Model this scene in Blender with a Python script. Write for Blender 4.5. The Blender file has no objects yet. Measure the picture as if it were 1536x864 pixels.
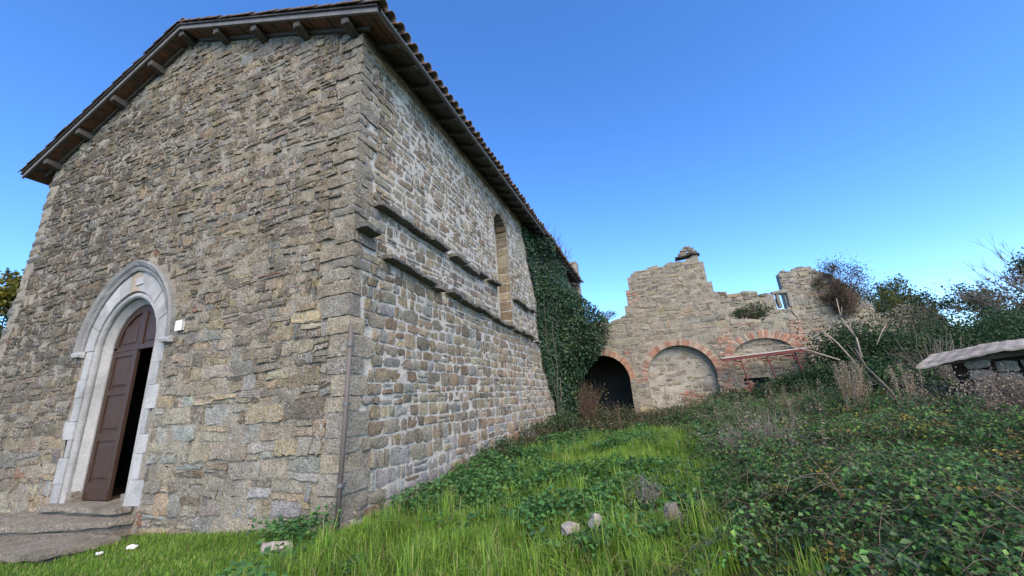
import bpy, bmesh, math, random
import numpy as np
from mathutils import Matrix, Vector

# ------------------------------------------------------------------ camera, sky, sun, exposure
scene = bpy.context.scene
COL = scene.collection
CAM = np.array([4.097, -4.383, 1.458])
ROT = ((0.93523, 0.15798, 0.31684), (0.34752, -0.23853, -0.90683), (-0.06768, 0.95820, -0.27798))
cam_data = bpy.data.cameras.new('camera')
cam_data.sensor_width = 36.0
cam_data.lens = 36.0 * 575.0 / 1536.0
cam_data.clip_start = 0.05
cam_data.clip_end = 3000.0
cam = bpy.data.objects.new('camera', cam_data)
COL.objects.link(cam)
m4 = Matrix(ROT).to_4x4(); m4.translation = Vector(CAM)
cam.matrix_world = m4
scene.camera = cam

SUN_EL = math.radians(40.0)
SUN_AZ = math.radians(145.0)          # compass bearing, +Y is north: behind the viewer
world = bpy.data.worlds.new('World'); scene.world = world; world.use_nodes = True
wn = world.node_tree.nodes; wl = world.node_tree.links
sky = wn.new('ShaderNodeTexSky'); sky.sky_type = 'NISHITA'; sky.sun_disc = False
sky.sun_elevation = SUN_EL; sky.sun_rotation = SUN_AZ
sky.altitude = 1200.0; sky.air_density = 0.88; sky.dust_density = 0.0; sky.ozone_density = 3.0
bg = wn['Background']; bg.inputs['Strength'].default_value = 0.105
hs = wn.new('ShaderNodeHueSaturation'); hs.inputs['Saturation'].default_value = 1.22; hs.inputs['Hue'].default_value = 0.506
wl.new(sky.outputs[0], hs.inputs['Color']); wl.new(hs.outputs[0], bg.inputs['Color'])

sun_data = bpy.data.lights.new('sun', 'SUN'); sun_data.energy = 1.5
sun_data.angle = math.radians(55.0); sun_data.color = (1.0, 0.81, 0.56)
sun = bpy.data.objects.new('sun', sun_data); COL.objects.link(sun)
sd = Vector((math.sin(SUN_AZ) * math.cos(SUN_EL), math.cos(SUN_AZ) * math.cos(SUN_EL), math.sin(SUN_EL)))
sun.rotation_euler = sd.to_track_quat('Z', 'Y').to_euler()

scene.view_settings.view_transform = 'Standard'
scene.view_settings.look = 'None'
scene.view_settings.gamma = 1.0
scene.view_settings.exposure = 1.98
scene.view_settings.use_curve_mapping = False
scene.cycles.use_denoising = True
scene.cycles.max_bounces = 6

rng = np.random.default_rng(7)
random.seed(7)

# ------------------------------------------------------------------ helpers
def smooth(a, b, x):
    t = np.clip((np.asarray(x, float) - a) / (b - a), 0, 1)
    return t * t * (3 - 2 * t)

_TAB = np.random.default_rng(99).random((64, 64))
def vnoise(x, y):
    x = np.asarray(x, float); y = np.asarray(y, float)
    ix = np.floor(x).astype(int); iy = np.floor(y).astype(int)
    fx = x - ix; fy = y - iy
    fx = fx * fx * (3 - 2 * fx); fy = fy * fy * (3 - 2 * fy)
    g = lambda i, j: _TAB[i % 64, j % 64]
    return (g(ix, iy) * (1 - fx) + g(ix + 1, iy) * fx) * (1 - fy) + (g(ix, iy + 1) * (1 - fx) + g(ix + 1, iy + 1) * fx) * fy

def fbm(x, y, o=3):
    s = 0; a = 0.5; n = 0
    for i in range(o):
        s = s + a * vnoise(np.asarray(x) * 2 ** i + 17 * i, np.asarray(y) * 2 ** i + 31 * i); n += a; a *= 0.5
    return s / n

def ground_z(x, y):
    x = np.asarray(x, float); y = np.asarray(y, float)
    z = -0.2 + 0.18 * smooth(-3.5, 0.3, x)
    z = z + 0.14 * smooth(0.2, 4.0, y) * smooth(-0.5, 0.4, x)
    bank = smooth(0.8, 4.6, x) * smooth(-3.6, 4.5, y)
    z = z + 0.2 * bank
    z = z - 0.22 * smooth(6.5, 11.5, y) * smooth(0.8, 4.0, x) * (1 - smooth(6, 9, x))
    z = z + 0.5 * smooth(9, 18, x) * smooth(4, 16, y)
    z = z + 0.06 * (fbm(x * 0.7, y * 0.7) - 0.5) * smooth(0.3, 1.5, x)
    r = np.hypot(x - 4, y)
    z = z + 0.9 * smooth(18, 60, r) * (fbm(x * 0.05, y * 0.05) - 0.3) * 2
    return z

def set_props(o, label=None, cat=None, group=None, kind=None):
    if label: o['label'] = label
    if cat: o['category'] = cat
    if group: o['group'] = group
    if kind: o['kind'] = kind
    return o

def link(name, me, parent=None):
    o = bpy.data.objects.new(name, me); COL.objects.link(o)
    if parent is not None: o.parent = parent
    return o

def empty(name, loc=(0, 0, 0), rz=0.0, parent=None):
    o = bpy.data.objects.new(name, None); COL.objects.link(o)
    o.location = loc; o.rotation_euler = (0, 0, rz); o.empty_display_size = 0.2
    if parent is not None: o.parent = parent
    return o

def mesh_np(name, V, F, mat=None, col=None, smooth_shade=False):
    V = np.ascontiguousarray(V, dtype=np.float32).reshape(-1, 3)
    Fs = F if isinstance(F, list) else [F]
    Fs = [np.asarray(f, dtype=np.int32) for f in Fs if len(f)]
    me = bpy.data.meshes.new(name)
    me.vertices.add(len(V)); me.vertices.foreach_set('co', V.ravel())
    tot = np.concatenate([np.full(len(f), f.shape[1], np.int32) for f in Fs])
    idx = np.concatenate([f.ravel() for f in Fs])
    me.loops.add(len(idx)); me.loops.foreach_set('vertex_index', idx)
    me.polygons.add(len(tot))
    st = np.zeros(len(tot), np.int32); st[1:] = np.cumsum(tot)[:-1]
    me.polygons.foreach_set('loop_start', st)
    me.polygons.foreach_set('loop_total', tot)
    me.polygons.foreach_set('use_smooth', np.full(len(tot), bool(smooth_shade)))
    me.update(calc_edges=True)
    if smooth_shade: me.set_sharp_from_angle(angle=math.radians(38))
    if col is not None:
        a = me.color_attributes.new('col', 'FLOAT_COLOR', 'POINT')
        c = np.ones((len(V), 4), np.float32); c[:, :3] = col
        a.data.foreach_set('color', c.ravel())
    if mat is not None: me.materials.append(mat)
    return me

class MB:
    """collects polygons for one mesh"""
    def __init__(self): self.v = []; self.f = []
    def quad8(self, p):           # 8 corners: bottom ring 0-3, top ring 4-7
        b = len(self.v); self.v += [tuple(q) for q in p]
        for f in ((0, 3, 2, 1), (4, 5, 6, 7), (0, 1, 5, 4), (1, 2, 6, 5), (2, 3, 7, 6), (3, 0, 4, 7)):
            self.f.append(tuple(b + i for i in f))
    def box(self, x0, x1, y0, y1, z0, z1):
        self.quad8([(x0, y0, z0), (x1, y0, z0), (x1, y1, z0), (x0, y1, z0), (x0, y0, z1), (x1, y0, z1), (x1, y1, z1), (x0, y1, z1)])
    def bar(self, a, b, w, h, up=(0, 0, 1)):
        a = Vector(a); b = Vector(b); d = (b - a).normalized(); up = Vector(up)
        s = d.cross(up).normalized(); u = s.cross(d)
        s *= w / 2; u *= h / 2
        self.quad8([a - s - u, a + s - u, b + s - u, b - s - u, a - s + u, a + s + u, b + s + u, b - s + u])
    def tube(self, pts, radii, n=6, cap=True):
        pts = [Vector(p) for p in pts]; base = len(self.v)
        for i, p in enumerate(pts):
            d = (pts[min(i + 1, len(pts) - 1)] - pts[max(i - 1, 0)]).normalized()
            a = d.cross(Vector((0.31, 0.17, 0.93)))
            if a.length < 1e-3: a = d.cross(Vector((1, 0, 0)))
            a.normalize(); c = d.cross(a); r = radii[i] if hasattr(radii, '__len__') else radii
            for k in range(n):
                t = 2 * math.pi * k / n
                self.v.append(tuple(p + a * (r * math.cos(t)) + c * (r * math.sin(t))))
        for i in range(len(pts) - 1):
            for k in range(n):
                k2 = (k + 1) % n
                self.f.append((base + i * n + k, base + i * n + k2, base + (i + 1) * n + k2, base + (i + 1) * n + k))
        if cap:
            self.f.append(tuple(base + k for k in range(n))[::-1])
            e = base + (len(pts) - 1) * n
            self.f.append(tuple(e + k for k in range(n)))
    def mesh(self, name, mat, bevel=0.0, smooth_shade=False):
        me = bpy.data.meshes.new(name)
        me.from_pydata(self.v, [], self.f); me.update()
        bm = bmesh.new(); bm.from_mesh(me)
        bmesh.ops.recalc_face_normals(bm, faces=bm.faces[:])
        if bevel: bmesh.ops.bevel(bm, geom=bm.edges[:], offset=bevel, segments=1, affect='EDGES', clamp_overlap=True)
        bm.to_mesh(me); bm.free()
        if smooth_shade:
            for p in me.polygons: p.use_smooth = True
        if mat: me.materials.append(mat)
        return me
    def build(self, name, mat, parent=None, bevel=0.0, smooth_shade=False):
        return link(name, self.mesh(name, mat, bevel, smooth_shade), parent)

def rough_block(c8, seg=(4, 3, 3), amp=0.012, rnd=0.03, seed=0):
    """a hewn block between eight corners: subdivided faces, softened edges, uneven surface; returns V, F"""
    r = np.random.default_rng(seed)
    c8 = np.array(c8, float)
    nx, ny, nz = seg
    V = []; F = []; ids = {}
    cen = c8.mean(0)
    ext = (c8.max(0) - c8.min(0)).min()
    def vid(i, j, k):
        key = (i, j, k)
        if key in ids: return ids[key]
        a, b, c = i / nx, j / ny, k / nz
        bot = (c8[0] * (1 - a) + c8[1] * a) * (1 - b) + (c8[3] * (1 - a) + c8[2] * a) * b
        top = (c8[4] * (1 - a) + c8[5] * a) * (1 - b) + (c8[7] * (1 - a) + c8[6] * a) * b
        p = bot * (1 - c) + top * c
        e = (i in (0, nx)) + (j in (0, ny)) + (k in (0, nz))
        d = cen - p; L = np.linalg.norm(d) + 1e-9
        if e >= 2: p = p + d / L * rnd * (1.0 if e == 2 else 1.6)
        p = p + r.normal(0, 1, 3) * amp
        ids[key] = len(V); V.append(p); return ids[key]
    for i in range(nx):
        for j in range(ny):
            F.append((vid(i, j, 0), vid(i, j + 1, 0), vid(i + 1, j + 1, 0), vid(i + 1, j, 0)))
            F.append((vid(i, j, nz), vid(i + 1, j, nz), vid(i + 1, j + 1, nz), vid(i, j + 1, nz)))
    for i in range(nx):
        for k in range(nz):
            F.append((vid(i, 0, k), vid(i + 1, 0, k), vid(i + 1, 0, k + 1), vid(i, 0, k + 1)))
            F.append((vid(i, ny, k), vid(i, ny, k + 1), vid(i + 1, ny, k + 1), vid(i + 1, ny, k)))
    for j in range(ny):
        for k in range(nz):
            F.append((vid(0, j, k), vid(0, j, k + 1), vid(0, j + 1, k + 1), vid(0, j + 1, k)))
            F.append((vid(nx, j, k), vid(nx, j + 1, k), vid(nx, j + 1, k + 1), vid(nx, j, k + 1)))
    return np.array(V), np.array(F)

def box8(x0, x1, y0, y1, z0, z1):
    return [(x0, y0, z0), (x1, y0, z0), (x1, y1, z0), (x0, y1, z0), (x0, y0, z1), (x1, y0, z1), (x1, y1, z1), (x0, y1, z1)]

# ------------------------------------------------------------------ materials
def new_mat(name):
    m = bpy.data.materials.new(name); m.use_nodes = True
    nt = m.node_tree
    return m, nt, nt.nodes['Principled BSDF'], nt.nodes, nt.links

def math_node(N, L, op, a, b):
    n = N.new('ShaderNodeMath'); n.operation = op
    for i, q in enumerate((a, b)):
        if isinstance(q, (int, float)): n.inputs[i].default_value = q
        else: L.new(q, n.inputs[i])
    return n.outputs[0]

def noise(N, L, vec, scale, detail=4, rough=0.6, dist=0.0):
    n = N.new('ShaderNodeTexNoise'); n.inputs['Scale'].default_value = scale
    n.inputs['Detail'].default_value = detail; n.inputs['Roughness'].default_value = rough
    n.inputs['Distortion'].default_value = dist
    L.new(vec, n.inputs['Vector']); return n.outputs['Fac']

def ramp(N, L, fac, stops):
    r = N.new('ShaderNodeValToRGB'); e = r.color_ramp.elements
    e[0].position = stops[0][0]; e[1].position = stops[-1][0]
    def c4(c): return (c, c, c, 1) if isinstance(c, (int, float)) else (*c, 1)
    e[0].color = c4(stops[0][1]); e[1].color = c4(stops[-1][1])
    for p, c in stops[1:-1]:
        x = e.new(p); x.color = c4(c)
    L.new(fac, r.inputs['Fac']); return r.outputs['Color']

def mix(N, L, typ, fac, a, b):
    n = N.new('ShaderNodeMix'); n.data_type = 'RGBA'; n.blend_type = typ
    n.clamp_factor = True
    for s, q in (('Factor', fac), ('A', a), ('B', b)):
        k = [i for i in n.inputs if i.name == s and (i.type == ('VALUE' if s == 'Factor' else 'RGBA'))][0]
        if isinstance(q, (int, float)): k.default_value = q
        elif isinstance(q, tuple): k.default_value = (*q, 1)
        else: L.new(q, k)
    return [o for o in n.outputs if o.type == 'RGBA'][0]

def stone_material(name, use_attr=True, base=(0.25, 0.23, 0.2), lichen=0.0, dark=0.0, bump=0.35, rough=0.93, moss=0.0, bscale=1.0, moss_col=(0.3, 0.24, 0.09), grain=0.28, blot=0.35):
    m, nt, p, N, L = new_mat(name)
    tc = N.new('ShaderNodeTexCoord'); vec = tc.outputs['Object']
    if use_attr:
        a = N.new('ShaderNodeAttribute'); a.attribute_name = 'col'; c = a.outputs['Color']
    else:
        r = N.new('ShaderNodeRGB'); r.outputs[0].default_value = (*base, 1); c = r.outputs[0]
    n1 = noise(N, L, vec, 5.0 * bscale, 5, 0.65)
    c = mix(N, L, 'MULTIPLY', 1.0, c, ramp(N, L, n1, [(0.25, 1 - blot), (0.5, 1.0), (0.78, 1 + blot * 0.9)]))
    n2 = noise(N, L, vec, 38.0 * bscale, 4, 0.7)
    c = mix(N, L, 'MULTIPLY', 1.0, c, ramp(N, L, n2, [(0.3, 1 - grain), (0.5, 1.0), (0.7, 1 + grain)]))
    if dark > 0:
        n3 = noise(N, L, vec, 0.9, 6, 0.65, 0.6)
        c = mix(N, L, 'MIX', ramp(N, L, n3, [(0.46, 0.0), (0.66, dark)]), c, (0.075, 0.07, 0.062))
    if moss > 0:
        n5 = noise(N, L, vec, 2.6, 6, 0.7, 0.3)
        c = mix(N, L, 'MIX', ramp(N, L, n5, [(0.54, 0.0), (0.7, moss)]), c, moss_col)
    if lichen > 0:
        n4 = noise(N, L, vec, 30.0, 4, 0.65, 0.5)
        n6 = noise(N, L, vec, 1.7, 3, 0.6)
        k = math_node(N, L, 'MULTIPLY', ramp(N, L, n4, [(0.54, 0.0), (0.60, 1.0)]), ramp(N, L, n6, [(0.4, 0.1), (0.62, lichen)]))
        c = mix(N, L, 'MIX', k, c, (0.58, 0.565, 0.52))
    L.new(c, p.inputs['Base Color'])
    p.inputs['Roughness'].default_value = rough; p.inputs['Specular IOR Level'].default_value = 0.25
    b1 = noise(N, L, vec, 11.0 * bscale, 6, 0.7)
    h = math_node(N, L, 'ADD', math_node(N, L, 'MULTIPLY', b1, 1.0), math_node(N, L, 'MULTIPLY', n2, 0.6))
    bp = N.new('ShaderNodeBump'); bp.inputs['Strength'].default_value = min(1.0, bump * 2); bp.inputs['Distance'].default_value = 0.05 * (bump / 0.35)
    L.new(h, bp.inputs['Height']); L.new(bp.outputs[0], p.inputs['Normal'])
    return m

def plain_material(name, base, rough=0.8, var=0.35, scale=6.0, bump=0.15, stretch=(1, 1, 1), metallic=0.0, second=None, spec=0.3):
    m, nt, p, N, L = new_mat(name)
    tc = N.new('ShaderNodeTexCoord'); mp = N.new('ShaderNodeMapping')
    mp.inputs['Scale'].default_value = stretch
    L.new(tc.outputs['Object'], mp.inputs['Vector']); vec = mp.outputs[0]
    n1 = noise(N, L, vec, scale, 6, 0.65)
    c = mix(N, L, 'MULTIPLY', 1.0, (*base,), ramp(N, L, n1, [(0.25, 1 - var), (0.5, 1.0), (0.75, 1 + var)]))
    if second is not None:
        n2 = noise(N, L, vec, scale * 0.45, 5, 0.7, 0.5)
        c = mix(N, L, 'MIX', ramp(N, L, n2, [(0.48, 0.0), (0.6, 0.85)]), c, second)
    L.new(c, p.inputs['Base Color']); p.inputs['Roughness'].default_value = rough
    p.inputs['Metallic'].default_value = metallic; p.inputs['Specular IOR Level'].default_value = spec
    if bump:
        n3 = noise(N, L, vec, scale * 4, 5, 0.7)
        bp = N.new('ShaderNodeBump'); bp.inputs['Strength'].default_value = 0.6; bp.inputs['Distance'].default_value = bump * 0.1
        L.new(n3, bp.inputs['Height']); L.new(bp.outputs[0], p.inputs['Normal'])
    return m

def leaf_material(name, trans=0.3, rough=0.55, spec=0.25, gain=1.0):
    m, nt, p, N, L = new_mat(name)
    a = N.new('ShaderNodeAttribute'); a.attribute_name = 'col'
    c = a.outputs['Color']
    if gain != 1.0: c = mix(N, L, 'MULTIPLY', 1.0, c, (gain, gain, gain))
    L.new(c, p.inputs['Base Color']); p.inputs['Roughness'].default_value = rough
    p.inputs['Specular IOR Level'].default_value = spec
    t = N.new('ShaderNodeBsdfTranslucent'); L.new(c, t.inputs['Color'])
    ms = N.new('ShaderNodeMixShader'); ms.inputs[0].default_value = trans
    L.new(p.outputs[0], ms.inputs[1]); L.new(t.outputs[0], ms.inputs[2])
    L.new(ms.outputs[0], N['Material Output'].inputs['Surface'])
    return m

M = {}
M['front_stone'] = stone_material('front_stone', lichen=0.95, dark=0.32, bump=0.65, grain=0.45)
M['side_stone'] = stone_material('side_stone', lichen=0.3, dark=0.16, bump=0.55, grain=0.38)
M['ruin_stone'] = stone_material('ruin_stone', lichen=0.35, dark=0.25, bump=0.4)
M['front_mortar'] = stone_material('front_mortar', False, (0.39, 0.345, 0.265), lichen=0.5, dark=0.3, bump=0.6, grain=0.4)
M['side_mortar'] = stone_material('side_mortar', False, (0.48, 0.45, 0.385), lichen=0.0, dark=0.1, bump=0.3)
M['ruin_mortar'] = stone_material('ruin_mortar', False, (0.29, 0.262, 0.205), lichen=0.2, dark=0.25, bump=0.4, moss=0.3, moss_col=(0.30, 0.25, 0.16))
M['plaster'] = stone_material('plaster', False, (0.36, 0.33, 0.27), lichen=0.0, dark=0.2, bump=0.3, moss=0.3, moss_col=(0.34, 0.28, 0.19))
M['marble'] = stone_material('pale_portal_stone', True, lichen=0.1, dark=0.34, bump=0.2, rough=0.8, grain=0.2, blot=0.14)
M['brick'] = stone_material('brick', True, lichen=0.15, dark=0.12, bump=0.3)
M['slab'] = stone_material('step_stone', False, (0.30, 0.265, 0.205), lichen=0.8, dark=0.35, bump=0.6, grain=0.4)
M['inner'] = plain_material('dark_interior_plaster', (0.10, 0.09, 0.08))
M['door'] = plain_material('brown_door_paint', (0.05, 0.027, 0.018), rough=0.5, var=0.35, scale=5, bump=0.05, stretch=(6, 6, 0.7))
M['timber'] = plain_material('weathered_timber', (0.085, 0.075, 0.066), rough=0.9, var=0.5, scale=4, bump=0.2, stretch=(5, 0.6, 5))
M['board'] = plain_material('soffit_terracotta', (0.15, 0.075, 0.045), rough=0.9, var=0.5, scale=7, bump=0.15, second=(0.07, 0.055, 0.045))
M['fascia'] = plain_material('grey_verge_board', (0.16, 0.152, 0.145), rough=0.8, var=0.3, scale=3, bump=0.1)
M['tile'] = plain_material('weathered_roof_tile', (0.165, 0.11, 0.08), rough=0.95, var=0.45, scale=9, bump=0.25, second=(0.13, 0.12, 0.10))
M['metal'] = plain_material('grey_gutter_metal', (0.16, 0.155, 0.15), rough=0.55, var=0.2, scale=5, bump=0.02, metallic=0.3)
M['pipe'] = plain_material('brown_pipe_paint', (0.125, 0.105, 0.092), rough=0.6, var=0.3, scale=4, bump=0.05, stretch=(1, 1, 0.3))
M['rediron'] = plain_material('red_oxide_iron', (0.15, 0.035, 0.036), rough=0.75, var=0.4, scale=8, bump=0.1, second=(0.13, 0.06, 0.045))
M['plank'] = plain_material('bleached_plank', (0.42, 0.38, 0.32), rough=0.9, var=0.35, scale=4, bump=0.15, stretch=(0.5, 4, 4))
M['plaque'] = plain_material('white_plaque', (0.72, 0.71, 0.68), rough=0.5, var=0.08, scale=6, bump=0)
M['sheet'] = plain_material('grey_roof_sheet', (0.32, 0.29, 0.235), rough=0.85, var=0.35, scale=2.5, bump=0.1, second=(0.2, 0.17, 0.13))
M['bark'] = plain_material('bark', (0.12, 0.10, 0.082), rough=0.95, var=0.45, scale=6, bump=0.3)
M['bare'] = plain_material('bleached_branch', (0.33, 0.275, 0.22), rough=0.9, var=0.3, scale=6, bump=0.1)
M['twig'] = plain_material('grey_twig', (0.22, 0.185, 0.16), rough=0.95, var=0.4, scale=3, bump=0)
M['browntwig'] = plain_material('brown_twig', (0.13, 0.085, 0.065), rough=0.95, var=0.4, scale=3, bump=0)
M['leaf'] = leaf_material('leaf')
M['ivyleaf'] = leaf_material('ivy_leaf', trans=0.15, rough=0.42, spec=0.4)
M['grass'] = leaf_material('grass_blade', trans=0.42, rough=0.6, spec=0.2)
M['dry'] = leaf_material('dry_leaf', trans=0.25, rough=0.9, spec=0.05)
M['litter'] = plain_material('white_litter', (0.75, 0.74, 0.72), rough=0.6, var=0.1, bump=0)
M['loose'] = stone_material('loose_stone', False, (0.34, 0.305, 0.26), lichen=0.2, dark=0.1, bump=0.3)

m, nt, p, N, L = new_mat('earth')
tc = N.new('ShaderNodeTexCoord')
n1 = noise(N, L, tc.outputs['Object'], 1.3, 8, 0.7)
n2 = noise(N, L, tc.outputs['Object'], 14.0, 6, 0.7)
c = ramp(N, L, n1, [(0.3, (0.035, 0.05, 0.018)), (0.5, (0.05, 0.07, 0.022)), (0.72, (0.075, 0.06, 0.035))])
c = mix(N, L, 'MULTIPLY', 1.0, c, ramp(N, L, n2, [(0.3, 0.5), (0.7, 1.4)]))
L.new(c, p.inputs['Base Color']); p.inputs['Roughness'].default_value = 1.0
bp = N.new('ShaderNodeBump'); bp.inputs['Strength'].default_value = 1.0; bp.inputs['Distance'].default_value = 0.08
L.new(n2, bp.inputs['Height']); L.new(bp.outputs[0], p.inputs['Normal'])
M['earth'] = m

# ------------------------------------------------------------------ ground sheet
gx = np.concatenate([-np.geomspace(700, 14, 26), np.arange(-13.5, 24, 0.3), np.geomspace(24.5, 700, 26)])
gy = np.concatenate([-np.geomspace(700, 9, 24), np.arange(-8.6, 30, 0.3), np.geomspace(30.5, 700, 26)])
GX, GY = np.meshgrid(gx, gy, indexing='ij')
V = np.stack([GX, GY, ground_z(GX, GY)], -1).reshape(-1, 3)
ii, jj = np.meshgrid(np.arange(len(gx) - 1), np.arange(len(gy) - 1), indexing='ij')
a = (ii * len(gy) + jj).ravel()
F = np.stack([a, a + len(gy), a + len(gy) + 1, a + 1], -1)
ground = link('ground', mesh_np('ground', V, F, M['earth'], smooth_shade=True)); ground['kind'] = 'structure'
ground['label'] = 'sloping earth and grass ground around the old church'

# ------------------------------------------------------------------ masonry
S5 = np.array([-1, -0.86, -0.42, 0.0, 0.42, 0.86, 1]); T5 = np.array([-1, -0.74, 0.0, 0.74, 1])
NS, NT = len(S5), len(T5)
def _stone_faces():
    F = []
    idx = lambda i, j: i * NT + j
    for i in range(NS - 1):
        for j in range(NT - 1):
            F.append((idx(i, j), idx(i + 1, j), idx(i + 1, j + 1), idx(i, j + 1)))
    ring = [(i, 0) for i in range(NS)] + [(NS - 1, j) for j in range(1, NT)] + [(i, NT - 1) for i in range(NS - 2, -1, -1)] + [(0, j) for j in range(NT - 2, 0, -1)]
    n0 = NS * NT; R_ = len(ring)
    for k in range(R_):
        k2 = (k + 1) % R_
        F.append((idx(*ring[k]), n0 + k, n0 + k2, idx(*ring[k2])))
    return np.array(F), [idx(*q) for q in ring]
SF, SRING = _stone_faces()

def stone_verts(Q, rg, proud=(0.01, 0.04), rough=0.006, tilt=0.01, rnd=(0.12, 0.35), edge=0.7, jit=0.05, back=-0.06):
    """Q (N,4,2): bl, br, tr, tl corners in the wall plane -> (N, nv, 3) of u, depth, z"""
    n = len(Q)
    s, t = np.meshgrid(S5, T5, indexing='ij'); s = s.ravel(); t = t.ravel()
    k = rg.uniform(*rnd, n)[:, None]
    sp = s * np.sqrt(1 - k * t * t); tp = t * np.sqrt(1 - k * s * s)
    a = (sp + 1) / 2; b = (tp + 1) / 2
    P = (Q[:, 0, None] * ((1 - a) * (1 - b))[..., None] + Q[:, 1, None] * (a * (1 - b))[..., None]
         + Q[:, 2, None] * (a * b)[..., None] + Q[:, 3, None] * ((1 - a) * b)[..., None])
    size = np.minimum(np.abs(Q[:, 1, 0] - Q[:, 0, 0]), np.abs(Q[:, 3, 1] - Q[:, 0, 1]))
    P = P + rg.normal(0, 1, P.shape) * (jit * size)[:, None, None]
    e = np.maximum(np.abs(s), np.abs(t)) ** 5
    pr = rg.uniform(*proud, n)
    d = pr[:, None] * (1 - edge * e) + rg.normal(0, rough, (n, len(s))) + rg.normal(0, tilt, n)[:, None] * s + rg.normal(0, tilt, n)[:, None] * t
    d = np.maximum(d, -0.004)
    front = np.stack([P[..., 0], d, P[..., 1]], -1)
    ring = front[:, SRING].copy(); ring[..., 1] = back
    return np.concatenate([front, ring], 1)

def layout(u0, u1, z0, ztop, hfun, aspect, rg, wav=0.03, gap=0.012, split=0.22, vsplit=0.12, limits=None, top=None, minw=0.07):
    """rough courses of rubble; limits(z) -> list of (a, b) u ranges kept clear"""
    ph = rg.uniform(0, 6.28, 8)
    def bound(zk, k, u):
        return zk + wav * (np.sin(u * 1.1 + ph[k % 8] + k * 1.7) * 0.6 + np.sin(u * 2.9 + ph[(k + 3) % 8] + k) * 0.4)
    out = []
    z = z0; k = 0
    while z < ztop:
        h = hfun(z) * rg.uniform(0.78, 1.25)
        u = u0 - rg.uniform(0, 0.3)
        while u < u1:
            w = h * rg.uniform(*aspect)
            if rg.random() < 0.12: w *= 0.6
            ua, ub = u, u + w
            za0, zb0 = bound(z, k, ua), bound(z, k, ub)
            za1, zb1 = bound(z + h, k + 1, ua), bound(z + h, k + 1, ub)
            lean = rg.normal(0, 0.05) * h
            cells = []
            r = rg.random()
            if r < split and h > 0.15:
                f = rg.uniform(0.35, 0.65); f2 = f + rg.normal(0, 0.04)
                ma, mb = za0 * (1 - f) + za1 * f, zb0 * (1 - f2) + zb1 * f2
                if rg.random() < 0.5:
                    cells += [[(ua, za0), (ub, zb0), (ub, mb), (ua, ma)], [(ua, ma), (ub, mb), (ub, zb1), (ua, za1)]]
                else:
                    mu = ua + w * rg.uniform(0.35, 0.65); mm0 = (za0 + zb0) / 2; mm = (ma + mb) / 2
                    cells += [[(ua, za0), (mu, mm0), (mu, mm), (ua, ma)], [(mu, mm0), (ub, zb0), (ub, mb), (mu, mm)], [(ua, ma), (ub, mb), (ub, zb1), (ua, za1)]]
            elif r < split + vsplit:
                mu = ua + w * rg.uniform(0.3, 0.7)
                cells += [[(ua, za0), (mu, (za0 + zb0) / 2), (mu + lean, (za1 + zb1) / 2), (ua, za1)], [(mu, (za0 + zb0) / 2), (ub, zb0), (ub, zb1), (mu + lean, (za1 + zb1) / 2)]]
            else:
                cells.append([(ua, za0), (ub, zb0), (ub + lean, zb1), (ua + lean, za1)])
            out += cells
            u = ub
        z += h; k += 1
    res = []
    for c in out:
        c = np.array(c, float)
        zz = np.array([c[:, 1].min(), c[:, 1].mean(), c[:, 1].max()])
        ok = True
        rngs = [(-1e9, u0), (u1, 1e9)]
        if limits is not None:
            for zq in zz: rngs += limits(zq)
        for (la, lb) in rngs:
            ca, cb = c[:, 0].min(), c[:, 0].max()
            if cb <= la or ca >= lb: continue
            if la - ca >= cb - lb:
                c[:, 0] = np.minimum(c[:, 0], la)
            else:
                c[:, 0] = np.maximum(c[:, 0], lb)
            if c[:, 0].max() - c[:, 0].min() < minw: ok = False; break
        if not ok: continue
        if top is not None:
            c[:, 1] = np.minimum(c[:, 1], top(c[:, 0]))
            if min(c[3, 1] - c[0, 1], c[2, 1] - c[1, 1]) < 0.04: continue
        g = gap * rg.uniform(0.6, 1.6)
        cen = c.mean(0)
        c[:, 0] += np.sign(cen[0] - c[:, 0]) * g; c[:, 1] += np.sign(cen[1] - c[:, 1]) * g
        if c[1, 0] - c[0, 0] < 0.04 or c[3, 1] - c[0, 1] < 0.03: continue
        res.append(c)
    return np.array(res)

def pick_palette(n, rg, pal, wts):
    pal = np.array(pal); i = rg.choice(len(pal), n, p=np.array(wts) / np.sum(wts))
    return pal[i] * rg.uniform(0.82, 1.18, (n, 1)) * rg.uniform(0.96, 1.04, (n, 3))

def emit_stones(W, cols, mat, parent, n_single, prefix='stone', mass='rubble_stones'):
    """W (N,nv,3) world; the n_single that show largest become objects, the rest one mass"""
    n = len(W)
    cen = W.mean(1); ext = W.max(1) - W.min(1)
    dist2 = ((cen - CAM) ** 2).sum(1)
    d = (cen - CAM) / np.sqrt(dist2)[:, None]
    view = np.array(ROT).T @ d.T                      # camera space
    px = view[0] / -view[2] * 575; py = view[1] / -view[2] * 575
    inside = (view[2] < 0) & (np.abs(px) < 760) & (np.abs(py) < 425)
    score = np.sort(ext, 1)[:, 1] * np.sort(ext, 1)[:, 2] / dist2 * np.where(inside, 1, 0.001)
    order = np.argsort(-score)
    nv = W.shape[1]
    for i in order[:n_single]:
        link(prefix, mesh_np(prefix, W[i], SF, mat, np.repeat(cols[i][None], nv, 0), True), parent)
    rest = order[n_single:]
    if len(rest):
        V = W[rest].reshape(-1, 3)
        F = (SF[None] + (np.arange(len(rest)) * nv)[:, None, None]).reshape(-1, 4)
        o = link(mass, mesh_np(mass, V, F, mat, np.repeat(cols[rest], nv, 0), True), parent)
        o['kind'] = 'stuff'

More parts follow.
